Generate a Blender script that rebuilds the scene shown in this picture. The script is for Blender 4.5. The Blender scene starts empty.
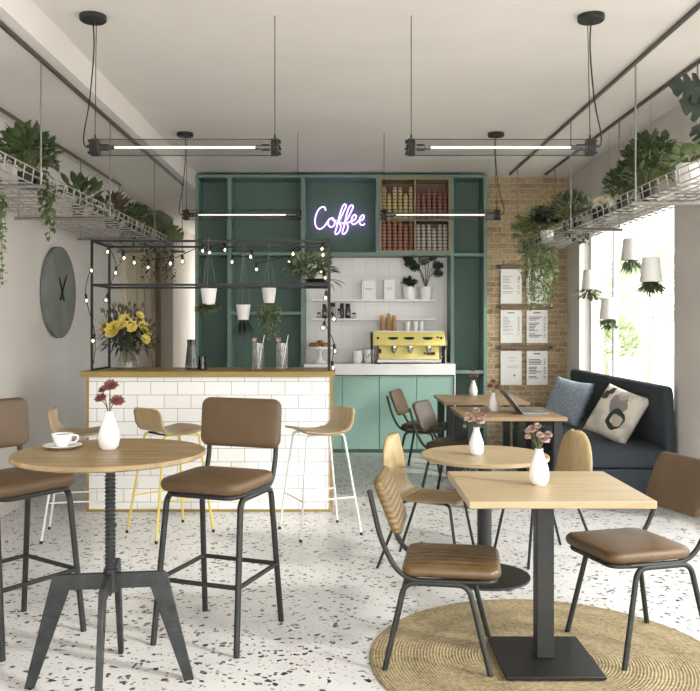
import bpy, bmesh, math, random
from mathutils import Vector, Matrix
random.seed(7)
SC = bpy.context.scene
COL = SC.collection
PI = math.pi
F, CX, CY, EYE = 820.0, 341.0, 325.0, 1.5

def W(px, py, Y):
    return Vector(((px - CX) / F * Y, Y, EYE + (CY - py) / F * Y))

# ------------------------------------------------------------------ materials
def lin(h):
    h = h.lstrip('#')
    o = []
    for i in (0, 2, 4):
        c = int(h[i:i + 2], 16) / 255
        o.append(c / 12.92 if c <= .04045 else ((c + .055) / 1.055) ** 2.4)
    return (o[0], o[1], o[2], 1)

def newmat(name):
    m = bpy.data.materials.new(name)
    m.use_nodes = True
    nt = m.node_tree
    return m, nt, nt.nodes['Principled BSDF']

def N(nt, t, **kw):
    n = nt.nodes.new(t)
    for k, v in kw.items():
        if k in n.inputs.keys() if isinstance(k, str) else False:
            n.inputs[k].default_value = v
        else:
            setattr(n, k, v)
    return n

def mat(name, col, rough=.5, metal=0, col2=None, nscale=8, bump=0, bscale=60, stretch=None, emit=None, estr=0, spec=None, coat=0):
    m, nt, b = newmat(name)
    b.inputs['Roughness'].default_value = rough
    b.inputs['Metallic'].default_value = metal
    b.inputs['Base Color'].default_value = lin(col)
    if spec is not None: b.inputs['Specular IOR Level'].default_value = spec
    if coat: b.inputs['Coat Weight'].default_value = coat
    L = nt.links
    tc = nt.nodes.new('ShaderNodeTexCoord')
    mp = nt.nodes.new('ShaderNodeMapping')
    L.new(tc.outputs['Object'], mp.inputs[0])
    if stretch: mp.inputs['Scale'].default_value = stretch
    if col2:
        n = nt.nodes.new('ShaderNodeTexNoise'); n.inputs['Scale'].default_value = nscale
        n.inputs['Detail'].default_value = 5
        L.new(mp.outputs[0], n.inputs['Vector'])
        r = nt.nodes.new('ShaderNodeValToRGB')
        r.color_ramp.elements[0].position = .35; r.color_ramp.elements[0].color = lin(col)
        r.color_ramp.elements[1].position = .65; r.color_ramp.elements[1].color = lin(col2)
        L.new(n.outputs['Fac'], r.inputs[0]); L.new(r.outputs[0], b.inputs['Base Color'])
    if bump:
        n2 = nt.nodes.new('ShaderNodeTexNoise'); n2.inputs['Scale'].default_value = bscale
        n2.inputs['Detail'].default_value = 4
        L.new(mp.outputs[0], n2.inputs['Vector'])
        bp = nt.nodes.new('ShaderNodeBump'); bp.inputs['Strength'].default_value = bump
        bp.inputs['Distance'].default_value = .01
        L.new(n2.outputs['Fac'], bp.inputs['Height']); L.new(bp.outputs[0], b.inputs['Normal'])
    if emit:
        b.inputs['Emission Color'].default_value = lin(emit)
        b.inputs['Emission Strength'].default_value = estr
    return m

def wood(name, a, b_, c, axis=0, rough=.45, sc=1.0):
    """grain running along the given axis"""
    m, nt, b = newmat(name); L = nt.links
    b.inputs['Roughness'].default_value = rough
    tc = nt.nodes.new('ShaderNodeTexCoord'); mp = nt.nodes.new('ShaderNodeMapping')
    s = [14 * sc] * 3; s[axis] = 1.1 * sc
    mp.inputs['Scale'].default_value = s
    L.new(tc.outputs['Object'], mp.inputs[0])
    n = nt.nodes.new('ShaderNodeTexNoise'); n.inputs['Scale'].default_value = 1.6; n.inputs['Detail'].default_value = 8
    n.inputs['Roughness'].default_value = .65; n.inputs['Distortion'].default_value = .6
    L.new(mp.outputs[0], n.inputs['Vector'])
    r = nt.nodes.new('ShaderNodeValToRGB'); e = r.color_ramp.elements
    e[0].position = .3; e[0].color = lin(a); e[1].position = .72; e[1].color = lin(c)
    k = e.new(.5); k.color = lin(b_)
    L.new(n.outputs['Fac'], r.inputs[0]); L.new(r.outputs[0], b.inputs['Base Color'])
    bp = nt.nodes.new('ShaderNodeBump'); bp.inputs['Strength'].default_value = .12; bp.inputs['Distance'].default_value = .004
    L.new(n.outputs['Fac'], bp.inputs['Height']); L.new(bp.outputs[0], b.inputs['Normal'])
    return m

def ribbed(name, col, axis, freq):
    m, nt, b = newmat(name); L = nt.links
    b.inputs['Roughness'].default_value = .38
    tc = nt.nodes.new('ShaderNodeTexCoord')
    w = nt.nodes.new('ShaderNodeTexWave'); w.bands_direction = axis; w.inputs['Scale'].default_value = freq
    L.new(tc.outputs['Object'], w.inputs['Vector'])
    n = nt.nodes.new('ShaderNodeTexNoise'); n.inputs['Scale'].default_value = 9
    L.new(tc.outputs['Object'], n.inputs['Vector'])
    r = nt.nodes.new('ShaderNodeValToRGB'); e = r.color_ramp.elements
    e[0].position = .35; e[0].color = lin(col[0]); e[1].position = .65; e[1].color = lin(col[1])
    L.new(n.outputs['Fac'], r.inputs[0]); L.new(r.outputs[0], b.inputs['Base Color'])
    bp = nt.nodes.new('ShaderNodeBump'); bp.inputs['Strength'].default_value = .8; bp.inputs['Distance'].default_value = .006
    L.new(w.outputs['Fac'], bp.inputs['Height']); L.new(bp.outputs[0], b.inputs['Normal'])
    return m

def gap_shaded(name, a, b_):  # dark bands at the cup pitch paint in the shade between nested cups
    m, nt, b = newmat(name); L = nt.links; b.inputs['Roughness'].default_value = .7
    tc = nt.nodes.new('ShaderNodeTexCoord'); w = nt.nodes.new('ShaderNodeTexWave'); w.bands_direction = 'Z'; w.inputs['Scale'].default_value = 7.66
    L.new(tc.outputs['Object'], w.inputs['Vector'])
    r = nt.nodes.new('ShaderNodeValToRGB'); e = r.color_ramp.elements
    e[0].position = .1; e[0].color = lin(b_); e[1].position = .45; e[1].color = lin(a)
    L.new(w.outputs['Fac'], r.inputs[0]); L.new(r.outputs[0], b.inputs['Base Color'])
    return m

def brickmat(name, c1, c2, mortar, bw, bh, msize, rot, rough=.3, bump=.5, offset=.5, noise=None, shift=(0, 0, 0)):
    """brick texture laid in the object's XZ plane (rot rotates it there)"""
    m, nt, b = newmat(name); L = nt.links
    b.inputs['Roughness'].default_value = rough
    tc = nt.nodes.new('ShaderNodeTexCoord'); mp = nt.nodes.new('ShaderNodeMapping')
    mp.vector_type = 'POINT'
    mp.inputs['Rotation'].default_value = rot; mp.inputs['Location'].default_value = shift
    L.new(tc.outputs['Object'], mp.inputs[0])
    t = nt.nodes.new('ShaderNodeTexBrick')
    t.inputs['Color1'].default_value = lin(c1); t.inputs['Color2'].default_value = lin(c2)
    t.inputs['Mortar'].default_value = lin(mortar)
    t.inputs['Scale'].default_value = 1; t.inputs['Mortar Size'].default_value = msize
    t.inputs['Brick Width'].default_value = bw; t.inputs['Row Height'].default_value = bh
    t.inputs['Mortar Smooth'].default_value = .2; t.offset = offset
    L.new(mp.outputs[0], t.inputs['Vector'])
    out = t.outputs['Color']
    inv = nt.nodes.new('ShaderNodeMath'); inv.operation = 'SUBTRACT'; inv.inputs[0].default_value = 1
    L.new(t.outputs['Fac'], inv.inputs[1])
    h = inv.outputs[0]
    if noise:
        n = nt.nodes.new('ShaderNodeTexNoise'); n.inputs['Scale'].default_value = noise[1]; n.inputs['Detail'].default_value = 6
        n.inputs['Roughness'].default_value = .7
        L.new(tc.outputs['Object'], n.inputs['Vector'])
        r = nt.nodes.new('ShaderNodeValToRGB'); e = r.color_ramp.elements
        e[0].position = .48; e[0].color = (0, 0, 0, 1); e[1].position = .72; e[1].color = (1, 1, 1, 1)
        L.new(n.outputs['Fac'], r.inputs[0])
        mx = nt.nodes.new('ShaderNodeMix'); mx.data_type = 'RGBA'
        L.new(r.outputs[0], mx.inputs[0]); L.new(out, mx.inputs[6]); mx.inputs[7].default_value = lin(noise[0])
        out = mx.outputs[2]
        ad = nt.nodes.new('ShaderNodeMath'); ad.operation = 'MULTIPLY_ADD'; ad.inputs[1].default_value = 1.4
        L.new(n.outputs['Fac'], ad.inputs[0]); L.new(h, ad.inputs[2]); h = ad.outputs[0]
    L.new(out, b.inputs['Base Color'])
    bp = nt.nodes.new('ShaderNodeBump'); bp.inputs['Strength'].default_value = bump; bp.inputs['Distance'].default_value = .01
    L.new(h, bp.inputs['Height']); L.new(bp.outputs[0], b.inputs['Normal'])
    return m

def terrazzo():
    m, nt, b = newmat('terrazzo'); L = nt.links
    b.inputs['Roughness'].default_value = .32
    tc = nt.nodes.new('ShaderNodeTexCoord')
    dist = nt.nodes.new('ShaderNodeTexNoise'); dist.inputs['Scale'].default_value = 30; dist.inputs['Detail'].default_value = 2
    L.new(tc.outputs['Object'], dist.inputs['Vector'])
    mixv = nt.nodes.new('ShaderNodeVectorMath'); mixv.operation = 'MULTIPLY_ADD'
    mixv.inputs[1].default_value = (.012, .012, 0)
    L.new(dist.outputs['Color'], mixv.inputs[0]); L.new(tc.outputs['Object'], mixv.inputs[2])
    base = nt.nodes.new('ShaderNodeTexNoise'); base.inputs['Scale'].default_value = 3
    L.new(tc.outputs['Object'], base.inputs['Vector'])
    br = nt.nodes.new('ShaderNodeValToRGB')
    br.color_ramp.elements[0].position = .3; br.color_ramp.elements[0].color = lin('#c9c9c8')
    br.color_ramp.elements[1].position = .7; br.color_ramp.elements[1].color = lin('#d3d3d2')
    L.new(base.outputs['Fac'], br.inputs[0])
    out = br.outputs[0]
    for scale, thr, edge, cols in ((85, .90, .16, ['#b5aca8', '#8f8f8d', '#c6bcb6', '#9a9d9b']),
                                   (36, .92, .15, ['#1f2425', '#303b3b', '#1c1c1c', '#4f4845', '#3c3a38']),
                                   (56, .935, .14, ['#222728', '#17191a', '#414b4a', '#5b504b'])):
        mp = nt.nodes.new('ShaderNodeMapping'); mp.inputs['Location'].default_value = (scale * .37, scale * .11, 0)
        L.new(mixv.outputs[0], mp.inputs[0])
        v1 = nt.nodes.new('ShaderNodeTexVoronoi'); v1.voronoi_dimensions = '2D'; v1.inputs['Scale'].default_value = scale
        v2 = nt.nodes.new('ShaderNodeTexVoronoi'); v2.voronoi_dimensions = '2D'; v2.feature = 'DISTANCE_TO_EDGE'; v2.inputs['Scale'].default_value = scale
        L.new(mp.outputs[0], v1.inputs['Vector']); L.new(mp.outputs[0], v2.inputs['Vector'])
        sp = nt.nodes.new('ShaderNodeSeparateColor'); L.new(v1.outputs['Color'], sp.inputs[0])
        g1 = nt.nodes.new('ShaderNodeMath'); g1.operation = 'GREATER_THAN'; g1.inputs[1].default_value = thr
        L.new(sp.outputs[0], g1.inputs[0])
        # chip size varies cell by cell
        g2 = nt.nodes.new('ShaderNodeMath'); g2.operation = 'GREATER_THAN'
        ed = nt.nodes.new('ShaderNodeMath'); ed.operation = 'MULTIPLY_ADD'; ed.inputs[1].default_value = edge; ed.inputs[2].default_value = edge * .35
        L.new(sp.outputs[2], ed.inputs[0]); L.new(ed.outputs[0], g2.inputs[1])
        L.new(v2.outputs['Distance'], g2.inputs[0])
        mu = nt.nodes.new('ShaderNodeMath'); mu.operation = 'MULTIPLY'
        L.new(g1.outputs[0], mu.inputs[0]); L.new(g2.outputs[0], mu.inputs[1])
        r = nt.nodes.new('ShaderNodeValToRGB'); r.color_ramp.interpolation = 'CONSTANT'
        e = r.color_ramp.elements
        e[0].position = 0; e[0].color = lin(cols[0]); e[1].position = 1 / len(cols); e[1].color = lin(cols[1])
        for k in range(2, len(cols)):
            q = e.new(k / len(cols)); q.color = lin(cols[k])
        L.new(sp.outputs[1], r.inputs[0])
        mx = nt.nodes.new('ShaderNodeMix'); mx.data_type = 'RGBA'
        L.new(mu.outputs[0], mx.inputs[0]); L.new(out, mx.inputs[6]); L.new(r.outputs[0], mx.inputs[7])
        out = mx.outputs[2]
    L.new(out, b.inputs['Base Color'])
    return m

def jute():
    m, nt, b = newmat('jute'); L = nt.links
    b.inputs['Roughness'].default_value = .9
    tc = nt.nodes.new('ShaderNodeTexCoord')
    w = nt.nodes.new('ShaderNodeTexWave'); w.wave_type = 'RINGS'; w.rings_direction = 'Z'
    w.inputs['Scale'].default_value = 22; w.inputs['Distortion'].default_value = .8; w.inputs['Detail'].default_value = 1
    w.inputs['Detail Scale'].default_value = 2
    L.new(tc.outputs['Object'], w.inputs['Vector'])
    n = nt.nodes.new('ShaderNodeTexNoise'); n.inputs['Scale'].default_value = 55; n.inputs['Detail'].default_value = 5
    L.new(tc.outputs['Object'], n.inputs['Vector'])
    n3 = nt.nodes.new('ShaderNodeTexWave'); n3.wave_type = 'RINGS'; n3.rings_direction = 'Z'
    n3.inputs['Scale'].default_value = 1.6; n3.inputs['Distortion'].default_value = 2.5
    L.new(tc.outputs['Object'], n3.inputs['Vector'])
    mm = nt.nodes.new('ShaderNodeMath'); mm.operation = 'MULTIPLY_ADD'; mm.inputs[1].default_value = .30
    L.new(w.outputs['Fac'], mm.inputs[0]); 
    m3 = nt.nodes.new('ShaderNodeMath'); m3.operation = 'MULTIPLY_ADD'; m3.inputs[1].default_value = .15
    L.new(n3.outputs['Fac'], m3.inputs[0]); L.new(n.outputs['Fac'], m3.inputs[2])
    L.new(m3.outputs[0], mm.inputs[2])
    r = nt.nodes.new('ShaderNodeValToRGB'); e = r.color_ramp.elements
    e[0].position = .35; e[0].color = lin('#6b5d44'); e[1].position = 1.0; e[1].color = lin('#ab9c7a')
    k = e.new(.68); k.color = lin('#8f7f5e')
    L.new(mm.outputs[0], r.inputs[0]); L.new(r.outputs[0], b.inputs['Base Color'])
    bp = nt.nodes.new('ShaderNodeBump'); bp.inputs['Strength'].default_value = .7; bp.inputs['Distance'].default_value = .01
    L.new(mm.outputs[0], bp.inputs['Height']); L.new(bp.outputs[0], b.inputs['Normal'])
    return m

def glassmat(name, tint='#ffffff', op=.12, rough=.05):
    m = bpy.data.materials.new(name); m.use_nodes = True; nt = m.node_tree; nt.nodes.clear(); L = nt.links
    o = nt.nodes.new('ShaderNodeOutputMaterial'); mx = nt.nodes.new('ShaderNodeMixShader')
    t = nt.nodes.new('ShaderNodeBsdfTransparent'); t.inputs[0].default_value = lin(tint)
    g = nt.nodes.new('ShaderNodeBsdfGlossy'); g.inputs['Roughness'].default_value = rough
    fr = nt.nodes.new('ShaderNodeLayerWeight')
    pw = nt.nodes.new('ShaderNodeMath'); pw.operation = 'POWER'; pw.inputs[1].default_value = 5
    L.new(fr.outputs['Facing'], pw.inputs[0])
    ad = nt.nodes.new('ShaderNodeMath'); ad.operation = 'MULTIPLY_ADD'; ad.inputs[1].default_value = .9 - op; ad.inputs[2].default_value = op + .02; ad.use_clamp = True
    L.new(pw.outputs[0], ad.inputs[0])
    L.new(ad.outputs[0], mx.inputs[0]); L.new(t.outputs[0], mx.inputs[1]); L.new(g.outputs[0], mx.inputs[2])
    L.new(mx.outputs[0], o.inputs[0])
    return m

def cushionmat():
    m, nt, b = newmat('abstract_print'); L = nt.links
    b.inputs['Roughness'].default_value = .9
    tc = nt.nodes.new('ShaderNodeTexCoord')
    n = nt.nodes.new('ShaderNodeTexNoise'); n.inputs['Scale'].default_value = 7; n.inputs['Detail'].default_value = 3
    L.new(tc.outputs['Object'], n.inputs['Vector'])
    r = nt.nodes.new('ShaderNodeValToRGB'); e = r.color_ramp.elements
    e[0].position = .38; e[0].color = lin('#b9b2a8'); e[1].position = .55; e[1].color = lin('#ddd6c9')
    L.new(n.outputs['Fac'], r.inputs[0]); out = r.outputs[0]
    wv = nt.nodes.new('ShaderNodeVectorMath'); wv.operation = 'MULTIPLY_ADD'; wv.inputs[1].default_value = (.08, .08, .08)
    L.new(n.outputs['Color'], wv.inputs[0]); L.new(tc.outputs['Object'], wv.inputs[2])
    # blobs: (u, v, inner radius, outer radius, colour) in the cushion plane (local Y, Z)
    for (u, v, r0, r1, c) in ((.02, .075, -1, .10, '#8d8985'), (.07, -.06, .045, .095, '#2f3d38'), (.03, .17, -1, .055, '#a9a39b'), (.1, -.07, -1, .05, '#c2b8a8'), (-.17, .12, .0, .05, '#54504a'), (-.12, .18, -1, .04, '#4a4038')):
        d = nt.nodes.new('ShaderNodeVectorMath'); d.operation = 'SUBTRACT'; d.inputs[1].default_value = (0 + .04, u + .04, v + .04)
        L.new(wv.outputs[0], d.inputs[0])
        s = nt.nodes.new('ShaderNodeVectorMath'); s.operation = 'MULTIPLY'; s.inputs[1].default_value = (0, 1, 1)
        L.new(d.outputs[0], s.inputs[0])
        ln = nt.nodes.new('ShaderNodeVectorMath'); ln.operation = 'LENGTH'; L.new(s.outputs[0], ln.inputs[0])
        a = nt.nodes.new('ShaderNodeMath'); a.operation = 'GREATER_THAN'; a.inputs[1].default_value = r0; L.new(ln.outputs['Value'], a.inputs[0])
        c_ = nt.nodes.new('ShaderNodeMath'); c_.operation = 'LESS_THAN'; c_.inputs[1].default_value = r1; L.new(ln.outputs['Value'], c_.inputs[0])
        mu = nt.nodes.new('ShaderNodeMath'); mu.operation = 'MULTIPLY'; L.new(a.outputs[0], mu.inputs[0]); L.new(c_.outputs[0], mu.inputs[1])
        mx = nt.nodes.new('ShaderNodeMix'); mx.data_type = 'RGBA'
        L.new(mu.outputs[0], mx.inputs[0]); L.new(out, mx.inputs[6]); mx.inputs[7].default_value = lin(c)
        out = mx.outputs[2]
    L.new(out, b.inputs['Base Color'])
    return m

M = {
 'floor': terrazzo(), 'jute': jute(), 'print': cushionmat(),
 'ceiling': mat('ceiling_plaster', '#dad6d1', .9, col2='#dfdbd7', nscale=1.5, bump=.15, bscale=14),
 'plaster': mat('wall_plaster', '#cdc8c3', .9, col2='#d5d0cb', nscale=1.8, bump=.15, bscale=9),
 'cream': mat('cream_paint', '#d8cebb', .8),
 'greybrown': mat('grey_brown_paint', '#8d8474', .8),
 'doorpaint': mat('door_paint', '#c9bda2', .6),
 'brick': brickmat('brick', '#8e7353', '#b89f7c', '#c2b193', .2, .068, .008, (-PI / 2, 0, 0), .85, .9, noise=('#cfbf9f', 26)),
 'tile': brickmat('metro_tile', '#eeedea', '#f5f4f2', '#8f8c88', .216, .1075, .0022, (-PI / 2, 0, 0), .18, .25, shift=(.04, .03, 0)),
 'walltile': brickmat('square_tile', '#dddad6', '#e2dfdc', '#cbc8c4', .15, .3, .0025, (-PI / 2, 0, 0), .25, .2, offset=0),
 'green': mat('green_paint', '#688277', .5, col2='#6d877c', nscale=3),
 'greenback': mat('dark_green_paint', '#4e675c', .55, col2='#526c61', nscale=2),
 'mint': mat('mint_paint', '#8db0a3', .4),
 'white': mat('white_lacquer', '#e9e7e4', .3),
 'ceramic': mat('white_ceramic', '#ecebe9', .22),
 'matteplastic': mat('matte_white', '#e2e0dd', .5),
 'black': mat('black_metal', '#232322', .45, .3),
 'iron': mat('charcoal_metal', '#282927', .5, .3, col2='#2f302e', nscale=20),
 'ironrough': mat('rough_iron', '#2a2c2c', .5, .4, col2='#383a3a', nscale=14, bump=.3, bscale=40),
 'steel': mat('steel', '#a9a8a5', .35, .8),
 'wire': mat('wire_metal', '#a5a29d', .45, .3),
 'rail': mat('rail_metal', '#5c5550', .45, .4),
 'rod': mat('rod_metal', '#8b8781', .4, .6),
 'yellowmetal': mat('yellow_metal', '#d4bf55', .4),
 'whitemetal': mat('white_metal', '#d9dad8', .4),
 'leather': mat('brown_leather', '#57442b', .45, col2='#624b31', nscale=7, bump=.25, bscale=120),
 'leathergrey': mat('taupe_leather', '#5c4a36', .5, col2='#65523d', nscale=7, bump=.2, bscale=120),
 'leatherdark': mat('dark_leather', '#40352a', .45, col2='#4a3e31', nscale=6, bump=.2, bscale=120),
 'ribseat': ribbed('ribbed_leather_seat', ('#5a462c', '#6c5637'), 'Y', 6.5),
 'ribback': ribbed('ribbed_leather_back', ('#66532f', '#7a6542'), 'Z', 13),
 'tabletop': wood('oak_top', '#9a8767', '#a89574', '#b5a280', 0),
 'tabletopw': wood('walnut_oak_top', '#6d5739', '#97805a', '#ad946e', 0, sc=.8),
 'tabletopb': wood('brown_oak_top', '#7d664a', '#927858', '#a08665', 0),
 'barwood': wood('bar_oak', '#8a723a', '#988046', '#a68e54', 0),
 'ply': wood('plywood', '#99845f', '#a7926b', '#b4a079', 2, sc=1.4),
 'plyh': wood('plywood_seat', '#877150', '#97805c', '#a48d69', 0, sc=1.2),
 'cubby': wood('cubby_wood', '#857253', '#917d5d', '#9e8a69', 0),
 'boardwood': wood('dark_batten', '#5c4a38', '#6b5641', '#7a644c', 0),
 'navy': mat('navy_fabric', '#353b42', .95, col2='#3a4047', nscale=30, bump=.3, bscale=300),
 'bluegrey': mat('blue_grey_fabric', '#8591a0', .9, col2='#a1abb5', nscale=28, bump=.5, bscale=90),
 'bluefringe': mat('blue_fringe', '#93a3b2', .95),
 'concrete': mat('clock_concrete', '#6f716d', .85, col2='#7b7d79', nscale=5, bump=.2, bscale=30),
 'bulb': mat('bulb_glow', '#fff2dc', .2, emit='#ffdca0', estr=14),
 'tubelight': mat('led_tube', '#ffffff', .3, emit='#fff8f0', estr=1.0),
 'neon': mat('neon_tube', '#f4d8ff', .3, emit='#c792ff', estr=6),
 'glass': glassmat('clear_glass', '#f2f2f0', .04), 'tubeglass': glassmat('tube_glass', '#ededeb', .03, .08),
 'smoke': glassmat('smoked_glass', '#a8abab', .04), 'pane': glassmat('window_pane', '#fdfdfb', 0.0),
 'crystal': glassmat('patterned_glass', '#f2f2f0', .08, .25),
 'leaf': mat('leaf_green', '#3b4a2b', .5, col2='#56683e', nscale=6),
 'leafdark': mat('leaf_dark', '#242f26', .42, col2='#324034', nscale=6),
 'leaflight': mat('leaf_light', '#66764b', .5, col2='#7f8f60', nscale=9),
 'leafgrey': mat('leaf_olive', '#5d6e50', .6, col2='#7c8a66', nscale=9),
 'leafbrown': mat('leaf_brown', '#4a3f34', .6, col2='#5d5b3e', nscale=9),
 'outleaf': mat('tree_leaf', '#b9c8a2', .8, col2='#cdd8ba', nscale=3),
 'bark': mat('bark', '#b3a999', .9),
 'stem': mat('stem', '#5a6238', .7),
 'petalyellow': mat('petal_yellow', '#d2b952', .6, col2='#e2cf76', nscale=12),
 'petalred': mat('petal_wine', '#6d3f3b', .7, col2='#8a564d', nscale=14),
 'petalpink': mat('petal_mauve', '#7f605a', .7, col2='#b39a8c', nscale=30),
 'petalcream': mat('petal_cream', '#e6dcc8', .7),
 'yellow': mat('yellow_enamel', '#e6d880', .3, col2='#eadd8c'),
 'kraft': mat('kraft_paper', '#b9925f', .8),
 'soil': mat('soil', '#3a2c22', .95),
 'brownpot': mat('brown_pot', '#6e4c33', .8),
 'cupcream': gap_shaded('cream_cup', '#c4b586', '#857652'), 'cupred': gap_shaded('brick_red_cup', '#96695b', '#58382f'),
 'cuppink': gap_shaded('dusty_pink_cup', '#a5766a', '#634037'), 'cupgrey': gap_shaded('pale_grey_cup', '#b9b5a8', '#726f64'),
 'coffee': mat('coffee', '#3a2417', .3),
 'paper': mat('paper', '#edebe7', .8), 'ink': mat('ink', '#3a3a3a', .8), 'inklight': mat('ink_light', '#8a8886', .8),
 'laptop': mat('laptop_grey', '#77787a', .35, .5), 'laptopkeys': mat('laptop_deck', '#9c9da0', .4, .4),
 'pastry': mat('pastry', '#8a5a34', .7, col2='#b07f4c', nscale=30),
 'chrome': mat('chrome', '#c9c9c9', .15, 1), 'rubber': mat('rubber', '#1e1e1e', .7),
 'ground': mat('outside_paving', '#c9c5bd', .9),
 'screen': mat('dark_screen', '#17191c', .2),
}

# ------------------------------------------------------------------ mesh builder
def smoothpath(pts, n=6, closed=False):
    P = [Vector(p) for p in pts]; out = []
    m = len(P); rng = range(m if closed else m - 1)
    for i in rng:
        if closed: p0, p1, p2, p3 = P[(i - 1) % m], P[i], P[(i + 1) % m], P[(i + 2) % m]
        else: p0, p1, p2, p3 = P[max(i - 1, 0)], P[i], P[i + 1], P[min(i + 2, m - 1)]
        for k in range(n):
            t = k / n
            out.append(.5 * ((2 * p1) + (p2 - p0) * t + (2 * p0 - 5 * p1 + 4 * p2 - p3) * t * t + (3 * p1 - p0 - 3 * p2 + p3) * t ** 3))
    if not closed: out.append(P[-1].copy())
    return out

def fillet(pts, r, n=5):
    """polyline with rounded bends"""
    P = [Vector(p) for p in pts]; out = [P[0]]
    for i in range(1, len(P) - 1):
        a, b, c = P[i - 1], P[i], P[i + 1]
        d1 = (a - b); d2 = (c - b)
        k = min(r, d1.length * .49, d2.length * .49)
        s = b + d1.normalized() * k; e = b + d2.normalized() * k
        for j in range(n + 1):
            t = j / n
            out.append((1 - t) ** 2 * s + 2 * t * (1 - t) * b + t * t * e)
    out.append(P[-1]); return out

class MB:
    def __init__(s): s.v = []; s.f = []
    def add(s, vs, fs):
        o = len(s.v); s.v += [Vector(v) for v in vs]; s.f += [tuple(i + o for i in f) for f in fs]; return s
    def box(s, x0, x1, y0, y1, z0, z1):
        return s.add([(x0, y0, z0), (x1, y0, z0), (x1, y1, z0), (x0, y1, z0), (x0, y0, z1), (x1, y0, z1), (x1, y1, z1), (x0, y1, z1)],
                     [(0, 3, 2, 1), (4, 5, 6, 7), (0, 1, 5, 4), (1, 2, 6, 5), (2, 3, 7, 6), (3, 0, 4, 7)])
    def obox(s, c, size, mtx):
        h = [x / 2 for x in size]; t = MB().box(-h[0], h[0], -h[1], h[1], -h[2], h[2])
        c = Vector(c); return s.add([c + mtx @ v for v in t.v], t.f)
    def tube(s, pts, r, n=8, closed=False):
        P = [Vector(p) for p in pts]; m = len(P)
        if m < 2: return s
        rr = r if isinstance(r, (list, tuple)) else [r] * m
        T = []
        for i in range(m):
            if closed: t = P[(i + 1) % m] - P[i - 1]
            else: t = P[min(i + 1, m - 1)] - P[max(i - 1, 0)]
            T.append(t.normalized() if t.length > 1e-9 else Vector((0, 0, 1)))
        u = T[0].orthogonal().normalized(); vs = []; fs = []
        for i in range(m):
            u = (u - T[i] * u.dot(T[i]))
            u = u.normalized() if u.length > 1e-6 else T[i].orthogonal().normalized()
            w = T[i].cross(u)
            for k in range(n):
                a = 2 * PI * k / n
                vs.append(P[i] + (u * math.cos(a) + w * math.sin(a)) * rr[i])
        for i in range(m if closed else m - 1):
            j = (i + 1) % m
            for k in range(n):
                l = (k + 1) % n
                fs.append((i * n + k, i * n + l, j * n + l, j * n + k))
        if not closed:
            fs.append(tuple(range(n - 1, -1, -1))); fs.append(tuple((m - 1) * n + k for k in range(n)))
        return s.add(vs, fs)
    def lathe(s, prof, c=(0, 0, 0), n=24, mtx=None):
        c = Vector(c); vs = []; fs = []; rings = []
        for (r, z) in prof:
            if r < 1e-5: rings.append([len(vs)]); vs.append(Vector((0, 0, z)))
            else:
                rings.append(list(range(len(vs), len(vs) + n)))
                vs += [Vector((r * math.cos(2 * PI * k / n), r * math.sin(2 * PI * k / n), z)) for k in range(n)]
        for a, b in zip(rings, rings[1:]):
            for k in range(n):
                l = (k + 1) % n
                if len(a) == 1 and len(b) == 1: continue
                if len(a) == 1: fs.append((a[0], b[l], b[k]))
                elif len(b) == 1: fs.append((a[k], a[l], b[0]))
                else: fs.append((a[k], a[l], b[l], b[k]))
        if mtx is not None: vs = [mtx @ v for v in vs]
        return s.add([v + c for v in vs], fs)
    def prism(s, poly, t, mtx=None, c=(0, 0, 0)):
        """poly in local XZ, extruded +-t/2 along Y"""
        n = len(poly); c = Vector(c)
        vs = [Vector((x, -t / 2, z)) for x, z in poly] + [Vector((x, t / 2, z)) for x, z in poly]
        fs = [tuple(range(n)), tuple(range(2 * n - 1, n - 1, -1))]
        for k in range(n):
            l = (k + 1) % n; fs.append((k, k + n, l + n, l))
        if mtx is not None: vs = [mtx @ v for v in vs]
        return s.add([v + c for v in vs], fs)
    def pad(s, w, d, h, r, e, dome=0, mtx=None, c=(0, 0, 0), seg=5, ph=6, under=True):
        """soft rounded slab, w along x, d along y, h along z"""
        c = Vector(c); rings = []
        def ring(hw, hd, rad, z):
            rad = max(.001, min(rad, hw, hd)); o = []
            for q, (sx, sy) in enumerate(((1, 1), (-1, 1), (-1, -1), (1, -1))):
                for k in range(seg + 1):
                    a = q * PI / 2 + k / seg * PI / 2
                    o.append(Vector((sx * (hw - rad) + rad * math.cos(a), sy * (hd - rad) + rad * math.sin(a), z)))
            return o
        for k in range(ph + 1):
            a = -PI / 2 + PI * k / ph; i = e * (1 - math.cos(a))
            rings.append(ring(w / 2 - i, d / 2 - i, r - i * .6, h / 2 * math.sin(a)))
        for t in (.75, .5, .25):
            k = 1 - (1 - t)
            rings.append(ring((w / 2 - e) * t, (d / 2 - e) * t, r * t, h / 2 + dome * (1 - t * t)))
        bot = []
        if under and dome:
            for t in (.25, .5, .75):
                bot.append(ring((w / 2 - e) * t, (d / 2 - e) * t, r * t, -h / 2))
        rings = bot + rings
        m = len(rings[0]); vs = [v for R in rings for v in R]; fs = []
        for i in range(len(rings) - 1):
            for k in range(m):
                l = (k + 1) % m; fs.append((i * m + k, i * m + l, (i + 1) * m + l, (i + 1) * m + k))
        fs.append(tuple(range(m - 1, -1, -1))); fs.append(tuple((len(rings) - 1) * m + k for k in range(m)))
        if mtx is not None: vs = [mtx @ v for v in vs]
        return s.add([v + c for v in vs], fs)
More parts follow.
